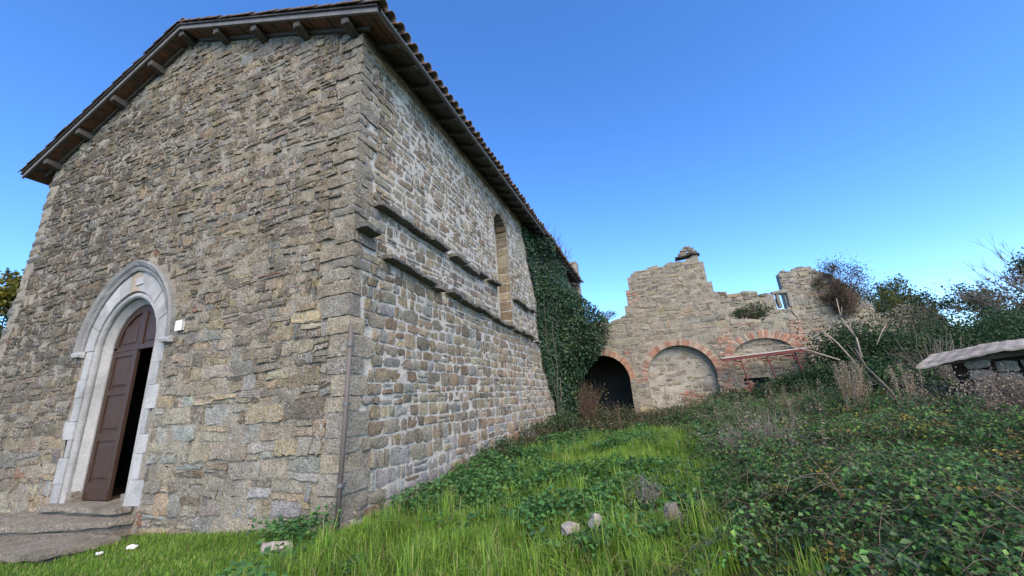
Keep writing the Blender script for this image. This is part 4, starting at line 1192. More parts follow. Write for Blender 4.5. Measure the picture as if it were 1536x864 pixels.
# fields over the ground -------------------------------------------
def bramble_edge(y): return 4.72 - 0.01 * (y - 0.0) + 0.9 * (vnoise(y * 0.9 + 5, y * 0 + 2.3) - 0.5)
def bramble_w(x, y): return smooth(-0.35, 0.5, x - bramble_edge(y))
_BMP = np.random.default_rng(77); _BX = _BMP.uniform(4.8, 13, 34); _BY = _BMP.uniform(-1.5, 12, 34); _BR = _BMP.uniform(0.35, 0.9, 34); _BH = _BMP.uniform(0.12, 0.48, 34)
def mound(x, y):
    x = np.asarray(x, float); y = np.asarray(y, float)
    bump_ = np.max(_BH * np.exp(-((x[..., None] - _BX) ** 2 + (y[..., None] - _BY) ** 2) / _BR ** 2), -1)
    return (0.10 + 0.75 * fbm(x * 1.1 + 3, y * 1.1 + 8, 3) ** 1.6) * (0.5 + 0.6 * smooth(-1, 5, y)) + bump_ + 0.18 * smooth(7, 12, x)
def wall_weed_w(x, y): return smooth(1.9, 0.9, x - 0.10 * y) * smooth(0.1, 1.2, y)

def scatter(n, x0, x1, y0, y1, rg, near=True):
    """uniform candidates thinned by distance so that the picture keeps an even grain"""
    P = np.stack([rg.uniform(x0, x1, n), rg.uniform(y0, y1, n)], -1)
    if near:
        d = np.hypot(P[:, 0] - CAM[0], P[:, 1] - CAM[1]); P = P[rg.random(n) < np.clip(5.0 / d, 0.12, 1)]
    return P
def z3(P, dz=0.0): return np.stack([P[:, 0], P[:, 1], ground_z(P[:, 0], P[:, 1]) + dz], -1)

# tall grass on the bank
r1 = np.random.default_rng(501)
P = scatter(330000, -0.2, 9.5, -3.2, 9.5, r1)
w = (1 - (0.93 - 0.5 * smooth(0.6, -1.2, P[:, 1])) * bramble_w(P[:, 0], P[:, 1])) * (1 - 0.9 * wall_weed_w(P[:, 0], P[:, 1])) * (P[:, 0] > 0.12)
w = np.where((P[:, 0] < 0.9) & (P[:, 1] < 0.6), w * 0.75, w)
clump = fbm(P[:, 0] * 1.6 + 9, P[:, 1] * 1.6, 3)
P = P[(r1.random(len(P)) < w * (0.35 + 0.65 * smooth(0.3, 0.52, clump)))]
cl = fbm(P[:, 0] * 1.1 + 2, P[:, 1] * 1.1 + 7, 3)
H = (0.05 + 0.33 * cl ** 1.3) * r1.uniform(0.6, 1.25, len(P)) * (0.65 + 0.35 * smooth(0.3, 2.5, P[:, 0]))
tone = fbm(P[:, 0] * 0.8 + 20, P[:, 1] * 0.8, 2)
colg = jitter_col(len(P), GRASSP, [4, 3, 2.5, 2, 0.7], r1) * (0.55 + 0.9 * tone)[:, None]
g1 = link('grass', grass_mesh('grass', z3(P, -0.02), H, r1.uniform(0.006, 0.013, len(P)), colg, M['grass'], r1))
set_props(g1, 'tall bright green grass on the bank beside the church', 'grass', kind='stuff')
P0 = scatter(900, 0.6, 6.2, -2.6, 7.0, r1); P0 = P0[r1.random(len(P0)) < 1 - 0.8 * bramble_w(P0[:, 0], P0[:, 1])][:190]
k = np.repeat(np.arange(len(P0)), 70); P = P0[k] + r1.normal(0, 0.06, (len(k), 2))
H = (r1.uniform(0.26, 0.52, len(P0)))[k] * r1.uniform(0.5, 1.1, len(k))
colg = jitter_col(len(P), GRASSP, [4, 3, 4, 1, 1.5], r1) * r1.uniform(0.75, 1.15, len(P0))[k][:, None]
g3 = link('grass', grass_mesh('grass', z3(P, -0.02), H, r1.uniform(0.006, 0.012, len(P)), colg, M['grass'], r1, 0.75))
set_props(g3, 'taller arching grass tussocks standing out of the bank', 'grass', kind='stuff')
# short turf before the facade
P = scatter(150000, -9.5, 0.6, -3.2, -0.02, r1)
P = P[~((P[:, 0] < -3.7) & (P[:, 1] > -1.15) & (P[:, 0] > -8.4)) | (r1.random(len(P)) < 0.02)]
H = (0.035 + 0.09 * fbm(P[:, 0] * 1.4, P[:, 1] * 1.4, 3)) * r1.uniform(0.6, 1.4, len(P))
tone = fbm(P[:, 0] * 0.9 + 20, P[:, 1] * 0.9, 2)
colg = jitter_col(len(P), GRASSP, [3, 3.5, 1.5, 3, 0.8], r1) * (0.7 + 0.55 * tone)[:, None]
g2 = link('grass', grass_mesh('grass', z3(P, -0.01), H, r1.uniform(0.005, 0.011, len(P)), colg, M['grass'], r1, 0.6))
set_props(g2, 'short trodden turf in front of the church facade and steps', 'grass', kind='stuff')

# broad-leaved weeds along the foot of the side wall and through the grass
r2 = np.random.default_rng(502)
P = scatter(110000, -1.2, 5.6, -2.6, 8.5, r2)
pat = fbm(P[:, 0] * 0.9 + 40, P[:, 1] * 0.9 + 4, 3)
w = np.clip(0.85 * wall_weed_w(P[:, 0], P[:, 1]) + 0.9 * smooth(0.43, 0.6, pat) * smooth(0.0, 0.6, P[:, 0]), 0, 1)
w = np.maximum(w, 0.9 * smooth(0.5, 0.15, np.hypot((P[:, 0] + 0.35) * 0.7, P[:, 1] + 0.35)))
w = np.where((P[:, 0] < 0.15) & (P[:, 1] > -0.12), 0, w)
P = P[r2.random(len(P)) < w]
hh = (0.05 + 0.42 * fbm(P[:, 0] * 1.7, P[:, 1] * 1.7 + 3, 2) ** 1.4) * np.sqrt(r2.random(len(P)))
nn = r2.normal(0, 0.45, (len(P), 3)); nn[:, 2] += 1.0
colw = jitter_col(len(P), [(0.06, 0.16, 0.045), (0.085, 0.20, 0.055), (0.05, 0.125, 0.05), (0.13, 0.225, 0.06)], [3, 3, 2, 1], r2)
o = link('weeds', leaf_mesh('weeds', z3(P, hh), r2.uniform(0.035, 0.085, len(P)), nn, colw, M['leaf'], 0.42, 0.08, r2))
set_props(o, 'low broad-leaved green weeds along the foot of the church wall', 'weeds', kind='stuff')

# brambles covering the slope on the right
r3 = np.random.default_rng(503)
P = scatter(300000, 3.6, 19, -2.4, 15.5, r3)
w = bramble_w(P[:, 0], P[:, 1])
P = P[(r3.random(len(P)) < w) & ~((P[:, 1] > 13.6) & (P[:, 0] < 10))]
mh = mound(P[:, 0], P[:, 1]); hh = mh * (1 - np.abs(r3.normal(0, 0.32, len(P)))).clip(0.02, 1.15)
nn = r3.normal(0, 0.6, (len(P), 3)); nn[:, 2] += 0.9
patch = fbm(P[:, 0] * 0.8 + 60, P[:, 1] * 0.8, 3)
colb = jitter_col(len(P), DARKG, [3, 3, 3, 1.6], r3)
br = jitter_col(len(P), GREEN, [3, 3, 2, 2], r3)
kk = r3.random(len(P)) < 0.12 + smooth(0.48, 0.66, patch) * 0.7
colb[kk] = br[kk]
gp_ = fbm(P[:, 0] * 0.7 + 11, P[:, 1] * 0.7 + 50, 3); gc_ = jitter_col(len(P), [(0.09, 0.125, 0.085), (0.07, 0.10, 0.06), (0.12, 0.15, 0.10)], [2, 2, 1], r3); kk = r3.random(len(P)) < 0.75 * smooth(0.52, 0.64, gp_); colb[kk] = gc_[kk]
yy_ = r3.random(len(P)) < 0.0022; colb[yy_] = (0.42, 0.24, 0.03)
rr_ = r3.random(len(P)) < 0.012; colb[rr_] = (0.17, 0.10, 0.05)
o = link('undergrowth', leaf_mesh('undergrowth', z3(P, hh), r3.uniform(0.022, 0.06, len(P)) * (0.75 + 0.7 * patch), nn, colb, M['leaf'], 0.36, 0.12, r3))
set_props(o, 'dense dark green bramble thicket covering the slope', 'brambles', kind='stuff')
# bramble canes arching over it, each with its own leaves
P = scatter(16000, 3.8, 16, -2.2, 13.5, r3); P = P[r3.random(len(P)) < np.maximum(bramble_w(P[:, 0], P[:, 1]), 0.012)][:4200]
K = len(P); ang_ = r3.uniform(0, 6.283, K); ln = r3.uniform(0.3, 1.0, K)
A = z3(P, 0.0); mh = mound(P[:, 0], P[:, 1]); A[:, 2] += mh * r3.uniform(0.35, 0.9, K)
B = A + np.stack([np.cos(ang_) * ln, np.sin(ang_) * ln, np.zeros(K)], -1)
B[:, 2] = ground_z(B[:, 0], B[:, 1]) + mound(B[:, 0], B[:, 1]) * r3.uniform(0.7, 1.1, K)
pa = arcs(A, B, r3.uniform(0.05, 0.26, K), r3, 9, 0.008)
o = stems(pa, np.tile(np.linspace(0.0026, 0.0012, 9), (K, 1)), 'bramble_canes', M['browntwig'], n=3)
set_props(o, 'arching brown canes of the bramble thicket', 'canes', kind='stuff')
live = np.where(r3.random(K) < 0.8)[0]
NL = 52
k = np.repeat(live, NL); t = r3.uniform(0.1, 1.0, len(k)) * 8; i0 = np.minimum(t.astype(int), 7); f = (t - i0)[:, None]
LP = pa[k, i0] * (1 - f) + pa[k, i0 + 1] * f + r3.normal(0, 0.028, (len(k), 3))
nn = r3.normal(0, 0.5, (len(k), 3)); nn[:, 2] += 1.0
tone = r3.uniform(0.8, 1.9, K)[k][:, None]
cb = jitter_col(len(k), GREEN + DARKG[1:], [2, 2.5, 2, 1.2, 3, 3, 2], r3, 0.15) * tone
kind_ = r3.random(K)[k]; cb[kind_ < 0.04] *= np.array((2.4, 1.0, 0.9)); cb[kind_ > 0.9] = cb[kind_ > 0.9] * 0.5 + np.array((0.05, 0.06, 0.045))
sz = (r3.uniform(0.6, 1.25, K) * 0.044)[k] * r3.uniform(0.7, 1.2, len(k))
o = link('bramble_leaves', leaf_mesh('bramble_leaves', LP, sz, nn, cb, M['leaf'], 0.38, 0.1, r3, 0.3))
set_props(o, 'fresh green leaves along the arching bramble canes', 'brambles', kind='stuff')
# dead grey twigs lying over the thicket
P = scatter(5000, 4.6, 14, -1.5, 12, r3); P = P[fbm(P[:, 0] * 0.7 + 31, P[:, 1] * 0.7, 2) > 0.55][:420]
K = len(P); ang_ = r3.uniform(0, 6.283, K); ln = r3.uniform(0.2, 0.7, K)
A = z3(P, mound(P[:, 0], P[:, 1]) * r3.uniform(0.7, 1.05, K)); B = A + np.stack([np.cos(ang_) * ln, np.sin(ang_) * ln, r3.normal(0.02, 0.1, K)], -1)
o = stems(arcs(A, B, r3.uniform(0.0, 0.12, K), r3, 5, 0.015), np.tile(np.linspace(0.0024, 0.001, 5), (K, 1)), 'dead_twigs', M['twig'], n=3)
set_props(o, 'dead grey twigs strewn over the bramble thicket', 'twigs', kind='stuff')

P = scatter(9000, 4.8, 13, 1.6, 12, r3); P = P[(fbm(P[:, 0] * 0.9 + 71, P[:, 1] * 0.9 + 9, 2) > 0.52) & (r3.random(len(P)) < bramble_w(P[:, 0], P[:, 1]))][:520]
K = len(P); A = z3(P, 0.0); B = A + np.stack([r3.normal(0, 0.1, K), r3.normal(0, 0.1, K), mound(P[:, 0], P[:, 1]) + r3.uniform(0.12, 0.5, K)], -1)
pa = arcs(A, B, np.zeros(K), r3, 6, 0.012)
o = stems(pa, np.tile(np.linspace(0.004, 0.0018, 6), (K, 1)), 'weed_stems', M['browntwig'], n=3)
set_props(o, 'upright greyish weed stems rising above the brambles', 'weeds', kind='stuff')
k = np.repeat(np.arange(K), 42); t = r3.uniform(0.35, 1.0, len(k)) * 5; i0 = np.minimum(t.astype(int), 4); f = (t - i0)[:, None]
LP = pa[k, i0] * (1 - f) + pa[k, i0 + 1] * f + r3.normal(0, 0.014, (len(k), 3))
nn = r3.normal(0, 0.8, (len(k), 3)); nn[:, 2] += 0.7
kd = r3.random(K)[k]
cb = jitter_col(len(k), [(0.10, 0.16, 0.075), (0.13, 0.19, 0.07), (0.075, 0.13, 0.06)], [2, 2, 2], r3)
cb[kd < 0.33] = jitter_col((kd < 0.33).sum(), DRYP, [2, 3, 3, 1], r3)
o = link('weed_leaves', leaf_mesh('weed_leaves', LP, r3.uniform(0.02, 0.055, len(k)), nn, cb, M['leaf'], 0.22, 0.1, r3, 0.5))
set_props(o, 'narrow grey green leaves on the upright weeds in the brambles', 'weeds', kind='stuff')
# grey dead weeds along the crest of the bank, upright stalks
r4 = np.random.default_rng(504)
n = 420
P = np.stack([r4.uniform(1.2, 8.5, n), r4.normal(9.2, 1.7, n)], -1)
A = z3(P, -0.02); B = A + np.stack([r4.normal(0, 0.14, n), r4.normal(0, 0.14, n), 0.2 + 0.9 * r4.random(n) ** 2], -1)
o = stems(arcs(A, B, r4.normal(0, 0.01, n), r4, 5, 0.02), np.tile(np.linspace(0.005, 0.002, 5), (n, 1)), 'dry_stalks', M['browntwig'], n=3)
set_props(o, 'thin grey dead stalks standing along the crest before the ruin', 'stalks', kind='stuff')
P = np.stack([r4.uniform(0.8, 9.6, 36000), r4.normal(9.6, 1.8, 36000)], -1)
P = P[P[:, 1] < 13.7]
hh = (0.15 + 0.8 * fbm(P[:, 0] * 0.8 + 5, P[:, 1] * 0.8, 3) ** 1.5) * np.sqrt(r4.random(len(P))) * smooth(6.6, 9.0, P[:, 1])
nn = r4.normal(0, 0.8, (len(P), 3)); nn[:, 2] += 0.5
o = link('scrub', leaf_mesh('scrub', z3(P, hh), r4.uniform(0.05, 0.11, len(P)), nn, jitter_col(len(P), OLIVE + [(0.05, 0.075, 0.04), (0.19, 0.17, 0.12)], [3, 2, 3, 1, 4, 1.2], r4), M['leaf'], 0.25, 0.1, r4))
set_props(o, 'grey green scrub growing in front of the ruined arches', 'scrub', kind='stuff')

# shrubs, one thing each
def shrub(name, label, x, y, rx, ry, h, nleaf, size, pal, wts, seed, z=None, clumps=26, ntwig=60, twig='browntwig', mat='leaf', cat='shrub', group=None, twig_r=0.012, spread=0.2, zlow=0.05):
    rg = np.random.default_rng(seed); z = float(ground_z(x, y)) - 0.05 if z is None else z
    root = empty(name, (x, y, z)); set_props(root, label, cat, group)
    cd = unit(rg.normal(0, 1, (clumps, 3))); rad = rg.uniform(0.55, 1.0, clumps) ** 0.5
    c = cd * rad[:, None] * np.array((rx, ry, h / 2)) * 0.85; c[:, 2] += h / 2; c[:, 2] = np.maximum(c[:, 2], zlow * h)
    cs = rg.uniform(0.6, 1.3, clumps) * spread
    ci = rg.integers(0, clumps, nleaf)
    off = rg.normal(0, 1, (nleaf, 3)) * np.array((rx, ry, h / 2)) * cs[ci][:, None]
    P = c[ci] + off; P[:, 2] = np.maximum(P[:, 2], 0.02)
    nn = rg.normal(0, 0.7, (nleaf, 3)) + unit(off) * 0.5; nn[:, 2] += 0.55
    tone = rg.uniform(0.75, 1.3, clumps)[ci]
    if nleaf:
        link('crown', leaf_mesh('crown', P, rg.uniform(0.7, 1.3, nleaf) * size, nn, jitter_col(nleaf, pal, wts, rg) * tone[:, None], M[mat], 0.34, 0.12, rg), root)
    k = rg.integers(0, clumps, ntwig)
    A = np.stack([rg.normal(0, 0.12 * rx, ntwig), rg.normal(0, 0.12 * ry, ntwig), np.zeros(ntwig)], -1)
    B = c[k] * rg.uniform(0.7, 1.2, (ntwig, 1)) + rg.normal(0, 0.1, (ntwig, 3)) * np.array((rx, ry, h * 0.3))
    B[:, 2] = np.maximum(B[:, 2], 0.1)
    stems(arcs(A, B, rg.normal(0.05, 0.08, ntwig) * h, rg, 6, 0.03 * rx), np.tile(np.linspace(twig_r, twig_r * 0.3, 6), (ntwig, 1)), 'branches', M[twig], root)
    return root

shrub('shrub', 'dark green ivy-like bush just beyond the red iron canopy', 11.1, 13.0, 1.7, 1.2, 2.9, 14000, 0.09, DARKG, [3, 3, 2, 1], 611, clumps=40)
shrub('shrub', 'dark green bush behind the bleached fallen branches', 13.0, 12.2, 1.9, 1.3, 2.5, 13000, 0.085, DARKG, [3, 3, 2, 1.4], 612, clumps=40)
shrub('shrub', 'olive grey twiggy bush below the ruined tower stump', 13.4, 15.6, 1.9, 1.3, 3.7, 9000, 0.08, OLIVE + [DARKG[0]], [3, 2, 3, 0.8, 3], 613, ntwig=220, twig='twig')
shrub('shrub', 'large olive brown bush under the skyline wall fragment', 16.4, 16.5, 2.5, 1.6, 2.3, 12000, 0.085, OLIVE + [DARKG[0], DARKG[1]], [3, 2, 3, 0.8, 3, 2], 614, ntwig=160, twig='twig', clumps=40)
shrub('shrub', 'dark evergreen bush just behind the shed roof', 15.0, 12.2, 2.2, 1.6, 2.7, 13000, 0.085, DARKG, [3, 3, 2, 1], 615, clumps=36)
shrub('shrub', 'green bush filling the gap left of the shed', 9.6, 8.6, 1.1, 0.9, 1.6, 5000, 0.09, DARKG + [GREEN[0]], [3, 3, 2, 1, 1], 616)
shrub('shrub', 'low dark bush at the foot of the canopy posts', 8.5, 12.4, 1.2, 0.7, 1.35, 4500, 0.09, DARKG, [3, 3, 2, 1], 617)
shrub('shrub', 'low dark bush growing before the blocked middle arch', 6.6, 12.3, 0.9, 0.7, 1.2, 3200, 0.085, DARKG + [OLIVE[0]], [3, 3, 2, 1, 2], 618)
shrub('shrub', 'brown leafless tangle at the mouth of the dark arch', 1.2, 12.6, 0.9, 0.6, 2.0, 500, 0.08, OLIVE, [1, 1, 1, 1], 619, ntwig=330, twig='browntwig', twig_r=0.011, clumps=40)
shrub('shrub', 'dark bush against the side wall just before the ivy', 0.85, 8.6, 0.55, 1.1, 0.85, 3600, 0.06, DARKG + [OLIVE[2]], [3, 2, 2, 1, 3], 620, ntwig=160)
shrub('shrub', 'brown twiggy bush against the side wall below the slit', 0.75, 6.2, 0.45, 1.1, 0.75, 2000, 0.055, OLIVE + [DARKG[1]], [3, 2, 3, 1, 3], 621, ntwig=240)
shrub('shrub', 'small dark bush against the side wall nearest the pipe', 0.6, 4.2, 0.4, 0.9, 0.55, 2200, 0.05, DARKG + [OLIVE[2]], [3, 3, 2, 1, 2], 622, ntwig=140)
shrub('shrub', 'greyish bush in front of the open dark arch', 2.4, 11.2, 0.9, 0.6, 0.9, 1700, 0.07, OLIVE + [DARKG[1]], [3, 2, 3, 1, 2], 623, ntwig=240, twig='twig')
shrub('shrub', 'bare grey brown twiggy bush right of the pale fallen branches', 11.6, 10.3, 1.3, 0.9, 2.3, 900, 0.06, OLIVE, [1, 1, 1, 1], 641, ntwig=520, twig='twig', twig_r=0.009, clumps=46, spread=0.3)
shrub('shrub', 'bare brown thorny bush below the wall fragment', 14.4, 13.8, 1.7, 1.0, 2.3, 1400, 0.07, OLIVE, [1, 1, 1, 1], 642, ntwig=620, twig='browntwig', twig_r=0.012, clumps=50, spread=0.3)
shrub('shrub', 'low bare twiggy bush between the plumes and the shed', 9.3, 6.2, 0.6, 0.5, 1.25, 500, 0.045, OLIVE, [1, 1, 1, 1], 643, ntwig=320, twig='twig', twig_r=0.007, clumps=36, spread=0.3)
shrub('shrub', 'olive green scrub bush on the bank in front of the segmental arch', 7.7, 10.6, 0.9, 0.7, 1.1, 4200, 0.07, DARKG + OLIVE, [3, 3, 2, 1, 2, 1, 2, 1], 651, ntwig=160, twig='twig')
shrub('shrub', 'dark green bush on the bank beneath the flat leaning branch', 9.0, 10.4, 1.0, 0.8, 1.6, 5200, 0.075, DARKG, [3, 3, 2, 1], 652, ntwig=120, twig='twig')
shrub('shrub', 'small grey green bush before the middle arch, left of its brick hole', 4.9, 11.3, 0.7, 0.6, 0.75, 2200, 0.06, OLIVE + [DARKG[1]], [3, 2, 2, 1, 3], 653, ntwig=160, twig='twig')
shrub('climbing_shrub', 'brown creeper bush spilling over the top of the ruined tower', 13.05, 17.75, 1.2, 0.45, 2.5, 5500, 0.07, [(0.12, 0.085, 0.05), (0.09, 0.075, 0.04), (0.07, 0.08, 0.035), (0.16, 0.11, 0.06)], [3, 3, 2, 1], 624, z=4.3, ntwig=220, twig='browntwig')
shrub('climbing_shrub', 'little green plant rooted on the wall top above the segmental arch', 8.3, 14.3, 0.75, 0.3, 0.75, 1200, 0.08, DARKG + OLIVE, [2, 2, 2, 1, 2, 1, 1, 1], 625, z=4.0, ntwig=60)
shrub('climbing_shrub', 'small tuft growing on the low wall top beside the ivy', 2.2, 14.2, 0.6, 0.25, 0.55, 500, 0.07, GREEN + OLIVE, [1, 1, 1, 1, 1, 1, 1, 1], 626, z=4.7, ntwig=50)
shrub('dry_bush', 'pale dry clematis tangle hanging over the shed front', 9.2, 4.4, 0.75, 0.45, 1.0, 10000, 0.032, DRYP, [3, 3, 3, 1], 627, ntwig=500, twig='twig', mat='dry', twig_r=0.006)
shrub('dry_bush', 'grey brown dry tangle at the picture edge before the shed', 9.75, 3.75, 0.7, 0.45, 0.95, 8000, 0.032, DRYP, [2, 3, 3, 1], 628, ntwig=450, twig='twig', mat='dry', twig_r=0.006)
shrub('dry_bush', 'heap of bleached grey twigs lying on the brambles beside the bright grass', 5.45, 2.6, 0.85, 0.5, 0.85, 150, 0.04, DRYP, [3, 3, 3, 1], 629, ntwig=420, twig='twig', mat='dry', twig_r=0.006)
shrub('dry_bush', 'small grey dead weed in the grass in front of the bank', 3.75, 0.7, 0.22, 0.2, 0.5, 260, 0.03, [(0.16, 0.15, 0.14), (0.2, 0.18, 0.16)], [1, 1], 630, ntwig=120, twig='twig', mat='dry', twig_r=0.004)

# feathery dry plumes
def plume(label, x, y, h, n, seed, w=0.16):
    rg = np.random.default_rng(seed); z = float(ground_z(x, y)) + 0.1
    root = empty('plume_grass', (x, y, z)); set_props(root, label, 'dry grass', 'feathery dry plumes among the brambles')
    A = np.zeros((n, 3)); A[:, :2] = rg.normal(0, 0.06, (n, 2)); B = A + np.stack([rg.normal(0, w, n) + 0.1, rg.normal(0, w, n), rg.uniform(0.65, 1.0, n) * h], -1)
    pa = arcs(A, B, rg.normal(0, 0.02, n), rg, 6, 0.012); stems(pa, np.tile(np.linspace(0.006, 0.003, 6), (n, 1)), 'stalks', M['bare'], root, 3)
    k = rg.integers(0, n, n * 230); t = rg.uniform(0.4, 1.03, len(k))
    P = A[k] * (1 - t[:, None]) + B[k] * t[:, None] + rg.normal(0, 0.034, (len(k), 3)) * (1.35 - t)[:, None] * 2
    nn = rg.normal(0, 1, (len(k), 3))
    link('plumes', leaf_mesh('plumes', P, rg.uniform(0.014, 0.034, len(k)), nn, jitter_col(len(k), [(0.34, 0.275, 0.19), (0.28, 0.225, 0.155), (0.42, 0.35, 0.25)], [2, 2, 1], rg), M['dry'], 0.3, 0.1, rg), root)
plume('larger clump of feathery beige plumes in the brambles near the fallen branches', 7.55, 5.3, 1.3, 26, 701, 0.15)
plume('smaller upright clump of feathery beige plumes nearer the shed', 8.3, 4.9, 1.15, 9, 702, 0.07)
plume('short beige plume tuft low in the brambles before the canopy', 6.75, 6.3, 0.85, 9, 703, 0.14)

# fallen bleached branches and a leaning trunk
def branch(label, pts, r0, seed, name='fallen_branch', mat='bare', forks=2, cat='branch'):
    rg = np.random.default_rng(seed); root = empty(name, pts[0]); set_props(root, label, cat)
    o = np.array(pts[0]); P = np.array(pts) - o
    mb = MB(); mb.tube([tuple(q) for q in P], np.linspace(r0, r0 * 0.35, len(P)), 7); mb.build('limb', M[mat], root, smooth_shade=True)
    for _ in range(forks):
        k = rg.integers(1, len(P) - 1); d = P[-1] - P[0]; L_ = np.linalg.norm(d)
        e = P[k] + unit(d / L_ + rg.normal(0, 0.5, 3)) * L_ * rg.uniform(0.15, 0.35)
        mb = MB(); mb.tube([tuple(P[k]), tuple((P[k] + e) / 2 + rg.normal(0, 0.03, 3)), tuple(e)], [r0 * 0.5, r0 * 0.4, r0 * 0.15], 5); mb.build('twig', M[mat], root, smooth_shade=True)
branch('pale dead branch slanting up towards the ruined tower', [(9.15, 8.6, 1.7), (8.9, 8.7, 2.35), (8.6, 8.8, 2.85), (8.45, 8.85, 3.2)], 0.026, 801)
branch('pale upright dead branch with a slight bend above the dark bushes', [(9.25, 8.5, 1.8), (9.3, 8.55, 2.4), (9.12, 8.6, 3.0), (9.15, 8.6, 3.55)], 0.03, 802)
branch('long pale dead branch leaning almost flat towards the brick arch', [(9.1, 9.4, 1.9), (8.55, 9.7, 2.25), (8.0, 9.9, 2.5), (7.55, 10.1, 2.6)], 0.022, 803, forks=1)
branch('short pale dead branch leaning right beside the upright one', [(9.75, 8.7, 2.2), (9.95, 8.75, 2.5), (10.15, 8.8, 2.75)], 0.018, 804, forks=1)
branch('grey leaning trunk rising out of the brambles left of the shed', [(8.2, 4.4, 0.3), (8.0, 4.5, 0.8), (7.95, 4.6, 1.15), (7.75, 4.7, 1.6), (7.7, 4.75, 1.95)], 0.032, 805, 'leaning_trunk', 'bark', 4, 'trunk')
branch('thin dark bent sapling stem in front of the blocked middle arch', [(5.9, 9.0, 0.3), (5.85, 9.0, 0.9), (5.6, 9.0, 1.3), (5.35, 9.0, 1.55)], 0.016, 806, 'sapling', 'browntwig', 4, 'sapling')
branch('thin bare sapling standing before the plaster of the middle arch', [(4.3, 12.6, 0.0), (4.32, 12.6, 0.6), (4.3, 12.6, 1.2), (4.33, 12.6, 1.6)], 0.018, 807, 'sapling', 'twig', 6, 'sapling')

# ivy on the far half of the side wall
r5 = np.random.default_rng(505)
ivy = empty('ivy', (0.1, 13.0, 0.0)); set_props(ivy, 'thick dark green ivy covering the far end of the church side wall', 'ivy')
n = 85000
y = r5.uniform(8.9, 19.2, n); z = r5.uniform(0.0, 8.9, n)
yl = 9.25 + (8.0 - z) * 0.2 + 0.9 * (fbm(z * 0.9, z * 0 + 4, 3) - 0.5) - 0.35 * smooth(6.5, 8, z)
ztop = 8.2 + 0.5 * (fbm(y * 0.8, y * 0, 2) - 0.2)
ok = (y > yl + np.abs(r5.normal(0, 0.12, n)) - 0.1) & (z < ztop - 0.15 - 0.45 * smooth(11.5, 12.5, y) - 1.4 * smooth(14.5, 16.0, y))
y, z = y[ok], z[ok]; n = len(y)
th = 0.10 + 0.55 * smooth(0, 2.2, y - (9.25 + (8 - z) * 0.2)) * fbm(y * 0.9, z * 0.9, 3) + 2.05 * np.exp(-((y - 12.9) / 1.25) ** 2 - ((z - 4.2) / 1.9) ** 2) + 0.3 * smooth(7.0, 8.2, z) * smooth(9.5, 10.5, y) * smooth(13.5, 12, y)
x = th * (1 - np.abs(r5.normal(0, 0.25, n))).clip(0.05, 1.1) + batter(y, z) + r5.normal(0, 0.03, n)
P = np.stack([x - 0.1, y - 13.0, z], -1)
nn = r5.normal(0, 0.55, (n, 3)) + np.array((0.8, -0.35, 0.45))
tone = 0.45 + 1.3 * fbm(y * 2.2, z * 2.2, 3)
ci = jitter_col(n, [(0.012, 0.033, 0.013), (0.017, 0.046, 0.016), (0.026, 0.064, 0.021), (0.045, 0.085, 0.027)], [3, 3, 2, 0.8], r5) * tone[:, None]
link('leaves', leaf_mesh('leaves', P, r5.uniform(0.055, 0.125, n), nn, ci, M['ivyleaf'], 0.45, 0.08, r5, 0.4), ivy)
k = 70
y0 = r5.uniform(11.0, 18, k); A = np.stack([np.full(k, 0.25), y0 - 13, np.zeros(k)], -1); B = A + np.stack([r5.uniform(-0.25, 0.2, k), r5.normal(0, 0.8, k), r5.uniform(2, 7.5, k)], -1)
stems(arcs(A, B, np.zeros(k), r5, 8, 0.06), np.tile(np.linspace(0.03, 0.01, 8), (k, 1)), 'stems', M['bark'], ivy)
k = 40   # loose shoots against the sky
A = np.stack([r5.uniform(0.5, 0.75, k), r5.uniform(10, 14.5, k) - 13, np.full(k, 8.1)], -1); B = A + np.stack([r5.uniform(0.05, 0.35, k), r5.normal(0, 0.25, k), r5.uniform(0.1, 0.6, k)], -1)
stems(arcs(A, B, np.full(k, 0.05), r5, 5, 0.02), np.tile(np.linspace(0.008, 0.004, 5), (k, 1)), 'shoots', M['browntwig'], ivy)

